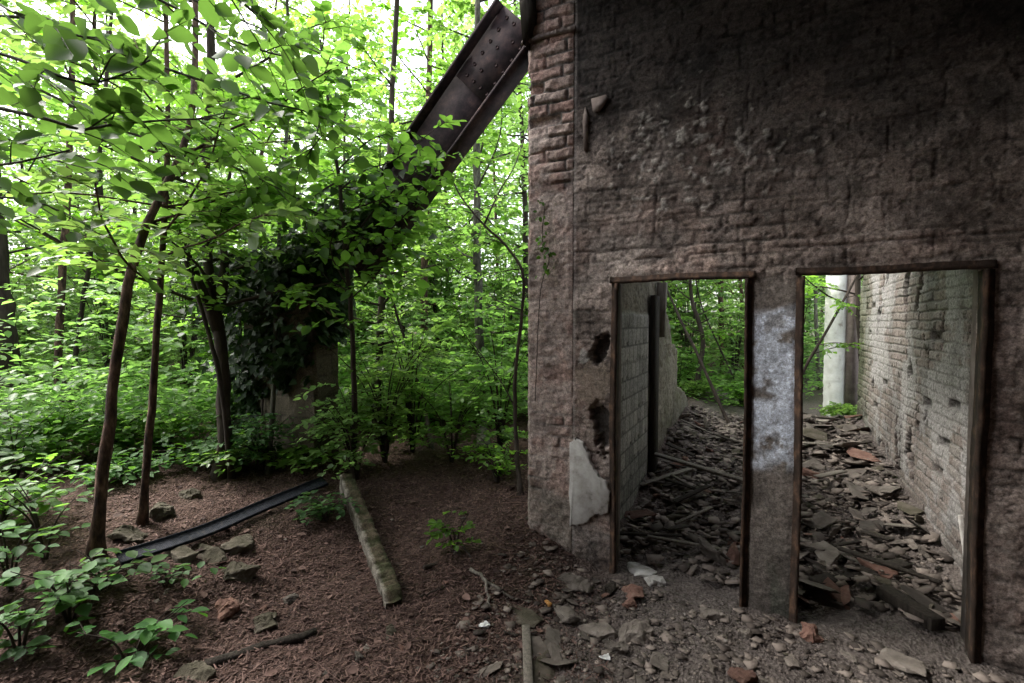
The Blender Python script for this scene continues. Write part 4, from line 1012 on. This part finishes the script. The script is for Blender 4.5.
def add_piece(name, me, mat, loc, rot, label, cat, group=None, s=1.0, sink=0.0):
    if not me.materials: me.materials.append(mat)
    o = bpy.data.objects.new(name, me); COL.objects.link(o)
    o.location = loc; o.rotation_euler = rot; o.scale = (s, s, s) if not hasattr(s, '__len__') else s
    return tag(o, label, cat, group)

# pieces one can single out: px, py, (l, w, h), material, yaw, tilt, name, label
big = [(635, 637, (.15, .10, .10), 'stone', .6, .25, 'stone_block', 'squared grey stone block nearest the left doorway foreground'),
       (598, 632, (.17, .13, .05), 'stone', .2, .25, 'stone_slab', 'pale flat stone just left of the squared grey block'),
       (566, 616, (.16, .11, .05), 'stone', -.4, .2, 'stone_slab', 'flat greyish stone above and left of the pale flat stone'),
       (574, 588, (.19, .12, .08), 'stone', .1, .2, 'stone_slab', 'angular grey slab below the plaster remnant'),
       (548, 668, (.13, .21, .03), 'moss', .1, .1, 'stone_slab', 'long greenish stone slab beside the grey stake'),
       (520, 616, (.20, .12, .03), 'moss', .3, .12, 'stone_slab', 'thin brownish slab at the top of the grey stake'),
       (616, 650, (.09, .08, .06), 'stone', .9, .3, 'stone_block', 'small rounded stone touching the squared grey block'),
       (632, 596, (.12, .09, .06), 'brickred', .5, .35, 'brick', 'broken red brick below the left jamb'),
       (628, 606, (.09, .07, .05), 'brickred', 1.2, .2, 'brick', 'small red brick end leaning on the broken brick'),
       (742, 680, (.10, .07, .05), 'brickred', .2, .1, 'brick', 'orange red brick piece at the bottom edge below the post'),
       (640, 572, (.17, .14, .05), 'render', .3, .25, 'plaster_lump', 'pale plaster lump just inside the left jamb'),
       (655, 582, (.10, .08, .05), 'render', 1.1, .3, 'plaster_lump', 'smaller pale plaster lump right of the larger one'),
       (612, 588, (.05, .11, .05), 'wood_dark', .3, .3, 'brick', 'dark brick leaning beside the left jamb foot'),
       (745, 635, (.06, .06, .06), 'stone', .3, .2, 'stone_block', 'whitish stone at the foot of the painted post'),
       (810, 637, (.10, .08, .08), 'brickred', .7, .2, 'stone_block', 'pinkish brown stone right of the painted post foot'),
       (902, 665, (.15, .12, .03), 'stone', .2, .05, 'stone_slab', 'pale tile shaped slab in front of the right doorway'),
       (712, 618, (.10, .07, .05), 'stone', .9, .2, 'stone_block', 'grey stone in the left doorway next to the right jamb'),
       (178, 555, (.27, .13, .09), 'moss', .5, .1, 'stone_slab', 'flat pale faced stone lying against the dark strip'),
       (130, 538, (.22, .18, .12), 'moss', .9, .35, 'stone_block', 'leaning stone between the two reddish trunks'),
       (205, 556, (.30, .20, .12), 'moss', .2, .1, 'stone_block', 'mossy stone right of the flat stone by the strip'),
       (240, 545, (.30, .20, .10), 'moss', -.3, .1, 'stone_block', 'broad mossy stone under the middle of the dark strip'),
       (238, 575, (.22, .16, .12), 'moss', .6, .1, 'stone_block', 'dark mossy stone below the broad mossy one'),
       (225, 613, (.13, .11, .10), 'brickred', .4, .15, 'stone_block', 'rusty red rounded stone above the rotten log'),
       (265, 627, (.17, .14, .09), 'moss', .2, .12, 'stone_block', 'greenish stone between red stone and rotten log'),
       (195, 677, (.19, .13, .07), 'moss', .4, .1, 'stone_slab', 'grey stone under the near end of the rotten log'),
       (190, 497, (.20, .14, .12), 'moss', .3, .2, 'stone_block', 'mossy boulder behind the slim straight trunk'),
       (160, 515, (.20, .16, .14), 'moss', .1, .2, 'stone_block', 'dark boulder at the foot of the slim straight trunk'),
       (290, 600, (.10, .08, .05), 'stone', .4, .1, 'stone_block', 'small pale stone alone on the soil above the rotten log'),
       (358, 659, (.06, .05, .04), 'stone', .4, .1, 'stone_block', 'small pale pebble alone on the bare soil at the bottom')]
for j, (px, py, dm, mt, yw, tl, nm, lb) in enumerate(big):
    if j < 17: dm = tuple(1.25 * q for q in dm)
    g = G(px, py); r = RS(700 + j)
    add_piece(nm, chunk(710 + j, np.array(dm), 16), M[mt], (g[0], g[1], g[2] + dm[2] * (.05 if mt == 'moss' else .2)), (tl * (r.rand() - .3), tl * (r.rand() - .5) * 1.5, yw - YAW), lb, 'brick' if nm == 'brick' else ('plaster' if nm == 'plaster_lump' else 'stone'))
g = G(548, 605); add_piece('amber_shard', chunk(790, np.array((.05, .04, .03))), surf('amber', [(.3, (.35, .16, .04)), (.7, (.5, .26, .08))], 8, .4), (g[0], g[1], g[2] + .012), (.2, .1, 0), 'small amber orange fragment among grey stones', 'fragment')
for j, (px, py, lb) in enumerate([(484, 627, 'white scrap cluster on the soil below the seedling'), (604, 660, 'white scrap lying left of the squared block')]):
    for q in range(1):
        g = G(px, py); add_piece('white_scrap', chunk(792 + j, np.array((.07, .05, .025)), 9), M['white'], (g[0], g[1], g[2] + .012), (.3, .1, j), lb, 'scrap')

def stick(name, a, b, r, mat, label, cat='stick', group=None, flat=None, lift=.02, wob=.02, seed=1):
    a = np.array(a, float) + [0, 0, lift]; b = np.array(b, float) + [0, 0, lift]; m = MB(); q = RS(seed)
    if flat:
        d = b - a; s = nrm(np.cross(d, [0, 0, 1])); u = nrm(np.cross(s, d)); obox(m, np.zeros(3), d / 2, s * flat[0] / 2, u * flat[1] / 2)
        o = m.build(name, mat); o.location = (a + b) / 2
        bv = o.modifiers.new('bevel', 'BEVEL'); bv.width = .004
    else:
        n = 9; p = np.linspace(a, b, n); p[1:-1] += (q.rand(n - 2, 3) - .5) * wob
        tube(m, p, np.linspace(r, r * .7, n), 7, 0, .35, seed); o = m.build(name, mat, loc=a)
    return tag(o, label, cat, group)
# many fragments
rs = RS(801)
protoS = [chunk(820 + k, np.array((.13 + .05 * (k % 3), .09 + .03 * (k % 2), .045 + .02 * (k % 3))), 13) for k in range(9)]
protoF = [chunk(840 + k, np.array((.22 + .05 * (k % 3), .15, .022 + .006 * (k % 2))), 11) for k in range(8)]
for k, me in enumerate(protoS): me.materials.append((M['stone'], M['brickred'], M['stone'], M['stone'], M['slate'], M['moss'])[k % 6])
for k, me in enumerate(protoF): me.materials.append((M['slate'], M['stone'], M['slate'], M['moss'], M['stone'], M['brickred'], M['slate'], M['slate'])[k % 8])
def scatter(n, xr, yr, meshes, smin, smax, tilt, label, group, name, lift=.3, ok=None, cat='stone'):
    c = 0
    while c < n:
        x = xr[0] + (xr[1] - xr[0]) * rs.rand(); y = yr[0] + (yr[1] - yr[0]) * rs.rand()
        if ok is not None and not ok(x, y): continue
        me = meshes[rs.randint(len(meshes))]; s = smin + (smax - smin) * rs.rand() ** 1.7
        z = float(H(x, y)); hz = me.vertices[0].co.z
        o = bpy.data.objects.new(name, me); COL.objects.link(o)
        o.location = (x, y, z + .015 * s + lift * .05 * rs.rand()); o.rotation_euler = (tilt * (rs.rand() - .5) * 2, tilt * (rs.rand() - .5) * 2, rs.rand() * 6.28); o.scale = (s, s * (.8 + .4 * rs.rand()), s)
        tag(o, label, cat, group); c += 1
scatter(80, (-1.4, 1.3), (1.75, 3.2), protoS[:6] + protoF + protoF, .15, .8, .3, 'broken stone among the rubble in front of the doorways', 'broken stones in front of the doorways', 'stone_fragment', .2)
scatter(28, (-3.6, -1.3), (1.2, 3.6), protoS, .2, .6, .3, 'stone half sunk in the brown soil left of the rubble', 'stones half sunk in the brown soil', 'stone_fragment', .1)
scatter(80, (-1.0, -.02), (3.5, 8.3), protoF + protoS[:4], .4, 1.1, .4, 'flat broken piece in the rubble behind the left doorway', 'flat pieces in the left doorway rubble', 'slate_fragment', .8)
scatter(150, (.0, 1.14), (3.5, 8.3), protoF, .45, 1.25, .45, 'flat broken piece in the rubble behind the right doorway', 'flat pieces in the right doorway rubble', 'slate_fragment', 1.2)
scatter(34, (.05, 1.12), (3.6, 8.2), protoS, .5, 1.5, .5, 'chunky broken stone or brick in the rubble behind the right doorway', 'chunks in the right doorway rubble', 'rubble_chunk', .9)
scatter(24, (-.98, -.08), (3.6, 8.2), protoS, .5, 1.4, .5, 'chunky broken stone or brick in the rubble behind the left doorway', 'chunks in the left doorway rubble', 'rubble_chunk', .9)
for j in range(26):
    x0 = (-.95 + .8 * rs.rand()) if j % 2 else (.1 + .95 * rs.rand()); y0 = 3.7 + 4.2 * rs.rand(); a = rs.rand() * 3.14; L_ = .2 + .4 * rs.rand()
    q0 = np.array([x0 - .5 * L_ * math.cos(a), y0 - .5 * L_ * math.sin(a), 0]); q1 = np.array([x0 + .5 * L_ * math.cos(a), y0 + .5 * L_ * math.sin(a), 0])
    for q in (q0, q1): q[0] = min(max(q[0], -.98), 1.12); q[2] = float(H(q[0], q[1])) + .03 + .07 * rs.rand()
    stick('wood_scrap', q0, q1, .02, M['wood_dark'] if j % 3 else M['wood_grey'], 'splintered wood scrap lying in the rubble behind the %s doorway' % ('left' if j % 2 else 'right'), 'wood', 'wood scraps in the %s doorway rubble' % ('left' if j % 2 else 'right'), flat=(.03 + .05 * rs.rand(), .015))
for j, (px, py, d, s, lb) in enumerate([(812, 440, 6.6, 1.6, 'greenish top slab of the heap in the right doorway'), (845, 452, 6.4, 1.7, 'long pale slab lying on the heap in the right doorway'), (862, 472, 6.0, 1.5, 'tilted slab jutting from the heap in the right doorway'), (820, 532, 4.4, 1.2, 'pale slab lying by the painted post in the right doorway'), (825, 565, 3.9, 1.2, 'whitish slab low in the right doorway beside the post')]):
    g = G(px, py); add_piece('stone_slab', chunk(870 + j, np.array((.3, .2, .035)) * s * .8), M['moss'] if j == 0 else M['stone'], (g[0], g[1], g[2] + .08), (.25 * (-1) ** j, .2, j * 1.3), lb, 'stone')

# boards, logs, sticks
stick('rotten_log', G(205, 668), G(316, 634), .032, M['wood_dark'], 'dark rotten log lying at the lower left of the soil', 'log', seed=2, lift=.012, wob=.03)
stick('wooden_stake', G(529, 700), G(526, 632), .02, M['wood_grey'], 'grey weathered stake pointing away at the bottom edge', 'stake', flat=(.045, .03), lift=.03)
stick('stick', G(470, 572), G(514, 602), .011, M['wood_grey'], 'pale bare stick below the lone seedling', seed=3)
stick('stick', G(484, 582), G(490, 612), .010, M['wood_grey'], 'short upright pale stick left of the flat stones', seed=4)
stick('stick', G(424, 572), G(560, 536), .016, M['bark_dark'], 'long dark branch lying in front of the brick edge', seed=5, lift=.03, wob=.06)
stick('stick', G(455, 535), G(472, 565), .008, M['bark_dark'], 'thin dark twig beside the lone seedling', seed=6)
stick('stick', G(555, 612), G(572, 596), .012, M['bark_dark'], 'short dark stick between flat stones', seed=7)
stick('stick', G(420, 600), G(445, 590), .006, M['bark_dark'], 'thin twig on bare soil right of the kerb wall end', seed=8)
stick('wooden_board', G(652, 472) + [0, 0, .14], G(748, 500) + [0, 0, .10], .02, M['wood_grey'], 'long weathered board lying across the left doorway rubble', 'board', flat=(.07, .025), lift=.06)
stick('wooden_board', G(640, 490), G(690, 478) + [0, 0, .05], .02, M['wood_grey'], 'pale split board beside the tiled inner wall', 'board', flat=(.06, .02), lift=.05)
stick('wooden_board', G(882, 598), G(938, 634), .02, M['wood_dark'], 'dark charred beam on the floor of the right doorway', 'board', flat=(.09, .07), lift=.05)
stick('wooden_board', G(815, 590), G(905, 570), .02, M['wood_dark'], 'dark board half buried in right doorway rubble', 'board', flat=(.10, .03), lift=.05)
stick('wooden_board', G(930, 520), G(972, 545), .02, M['wood_grey'], 'pale strip of wood at the foot of the whitewashed brick wall', 'board', flat=(.05, .02), lift=.05)
stick('wooden_board', G(975, 590), P(965, 515, 3.2), .02, M['render'], 'pale shard leaning on the foot of the whitewashed brick wall', 'board', flat=(.08, .02), lift=0)

# litter and gravel: nobody could count them
def polar(n, a0, a1, d0, d1, rs, p=1.0):
    ang = rad(a0) + rad(a1 - a0) * rs.rand(n); d = d0 * (d1 / d0) ** (rs.rand(n) ** p)
    return np.sin(ang - YAW) * d, np.cos(ang - YAW) * d
rs = RS(901); lt = MB(); N = 95000
x, y = polar(N, -52, 12, 1.6, 8, rs)
ok = (x < -1.15 + .5 * (fbm(x * 3, y * 3, 71) - .5)) | ((y < 3.0) & (rs.rand(N) < .22)); x, y = x[ok], y[ok]; N = len(x); z = H(x, y)
a = rs.rand(N) * 6.28
T_NEED = (np.array([(-.10, 0, 0), (.10, 0, 0), (.06, 1, .1), (-.06, 1, .1)]), np.array([(0, 1, 2, 3)]))
put_leaves(lt, np.column_stack([x, y, z + .002 + .008 * rs.rand(N)]), np.column_stack([np.cos(a), np.sin(a), .5 * (rs.rand(N) - .4)]), np.column_stack([.6 * (rs.rand(N) - .5), .6 * (rs.rand(N) - .5), np.ones(N)]), .010 + .034 * rs.rand(N) ** 2.2, T_NEED)
n2 = 9000; k = rs.randint(0, N, n2)
put_leaves(lt, np.column_stack([x[k], y[k], z[k] + .006]), np.column_stack([np.sin(a[k]), np.cos(a[k]), .4 * (rs.rand(n2) - .4)]), np.column_stack([.8 * (rs.rand(n2) - .5), .8 * (rs.rand(n2) - .5), np.ones(n2)]), .008 + .022 * rs.rand(n2) ** 1.5, T_MID)
n4 = 450; k = rs.randint(0, N, n4)
put_leaves(lt, np.column_stack([x[k], y[k], z[k] + .012]), np.column_stack([np.sin(a[k]), np.cos(a[k]), .3 * (rs.rand(n4) - .4)]), np.column_stack([1.2 * (rs.rand(n4) - .5), 1.2 * (rs.rand(n4) - .5), np.ones(n4)]), .03 + .035 * rs.rand(n4), T_FINE)
n4 = 900; k = rs.randint(0, N, n4); aa = rs.rand(n4) * 6.28
twigs(lt, MB(), np.column_stack([x[k], y[k], z[k] + .010]), np.column_stack([np.cos(aa), np.sin(aa), .1 * rs.rand(n4)]), .06 + .22 * rs.rand(n4) ** 2, 1, .01, T_FAR, None, rs, .05, .3, .0028)
tag(lt.build('needle_litter', M['needle']), 'brown needles bark chips and dead leaves strewn over soil', kind='stuff')
gv = MB(); N = 2600
x, y = polar(N, -12, 46, 1.6, 9, rs)
ok = (x > -1.5 + .8 * rs.rand(N)) & (x < 1.18) & ((y < 3.1) | (y > 3.5)) & ((x > -1.0) | (y < 3.2)); x, y = x[ok], y[ok]; N = len(x); z = H(x, y)
rs2 = RS(905); n3 = 4600; xr = -1.0 + 2.12 * rs2.rand(n3); yr = 3.45 + 4.9 * rs2.rand(n3); ar = rs2.rand(n3) * 6.28
fl_ = (np.array([(-.4, 0, 0), (.5, .1, 0), (.35, .9, .0), (-.3, 1.1, 0), (-.4, 0, -.12), (.5, .1, -.12), (.35, .9, -.12), (-.3, 1.1, -.12)]), np.array([(0, 1, 2, 3), (4, 5, 1, 0), (5, 6, 2, 1), (6, 7, 3, 2), (7, 4, 0, 3)]))
put_leaves(gv, np.column_stack([xr, yr, H(xr, yr) + .015 + .03 * rs2.rand(n3)]), np.column_stack([np.cos(ar), np.sin(ar), .7 * (rs2.rand(n3) - .5)]), np.column_stack([.8 * (rs2.rand(n3) - .5), .8 * (rs2.rand(n3) - .5), np.ones(n3)]), .02 + .09 * rs2.rand(n3) ** 2.5, fl_, 1)
rs3 = RS(906); n3 = 2600; xr = -1.5 + 2.8 * rs3.rand(n3); yr = 1.7 + 1.45 * rs3.rand(n3); ar = rs3.rand(n3) * 6.28
put_leaves(gv, np.column_stack([xr, yr, H(xr, yr) + .008]), np.column_stack([np.cos(ar), np.sin(ar), .4 * (rs3.rand(n3) - .5)]), np.column_stack([.5 * (rs3.rand(n3) - .5), .5 * (rs3.rand(n3) - .5), np.ones(n3)]), .012 + .06 * rs3.rand(n3) ** 4, fl_, 1)
cube = (np.array([(-.5, -.4, -.15), (.5, -.3, -.15), (.45, .5, -.15), (-.3, .4, -.15), (-.45, -.4, .12), (.45, -.3, .10), (.3, .45, .16), (-.3, .2, .12)]), np.array([(3, 2, 1, 0), (4, 5, 6, 7), (0, 1, 5, 4), (1, 2, 6, 5), (2, 3, 7, 6), (3, 0, 4, 7)]))
a = rs.rand(N) * 6.28
put_leaves(gv, np.column_stack([x, y, z + .004]), np.column_stack([np.cos(a), np.sin(a), (rs.rand(N) - .5)]), np.column_stack([rs.rand(N) - .5, rs.rand(N) - .5, np.ones(N) * 1.6]), .006 + .022 * rs.rand(N) ** 4, cube)
tag(gv.build('gravel', [M['chip'], M['flatchip']]), 'fine grey rubble chips strewn over the doorway floor', kind='stuff')

# ------------------------------------------------------------------ light
w = bpy.data.worlds.new('World'); sc.world = w; w.use_nodes = True
nt = w.node_tree; bg = nt.nodes['Background']
sky = nt.nodes.new('ShaderNodeTexSky'); sky.sky_type = 'NISHITA'; sky.sun_disc = False
EL, AZ = rad(52), rad(92)      # azimuth from +Y towards -X
sky.sun_elevation = EL; sky.sun_rotation = -AZ; sky.dust_density = 4; sky.air_density = 1.0
hs = nt.nodes.new('ShaderNodeHueSaturation'); hs.inputs['Saturation'].default_value = .35
nt.links.new(sky.outputs[0], hs.inputs['Color']); nt.links.new(hs.outputs[0], bg.inputs['Color'])
bg.inputs['Strength'].default_value = .15
sl = bpy.data.lights.new('sun', 'SUN'); sl.energy = 1.5; sl.angle = rad(14); sl.color = (1, .96, .9)
so = bpy.data.objects.new('sun', sl); COL.objects.link(so)
s = Vector((-math.sin(AZ) * math.cos(EL), math.cos(AZ) * math.cos(EL), math.sin(EL)))
so.rotation_euler = (-s).to_track_quat('-Z', 'Y').to_euler()
so.location = s * 30
vs = sc.view_settings
vs.view_transform = 'Standard'; vs.look = 'None'; vs.gamma = 1; vs.exposure = 2.4
sc.render.engine = 'CYCLES'
cy = sc.cycles; cy.max_bounces = 8; cy.diffuse_bounces = 5; cy.transmission_bounces = 6; cy.glossy_bounces = 2
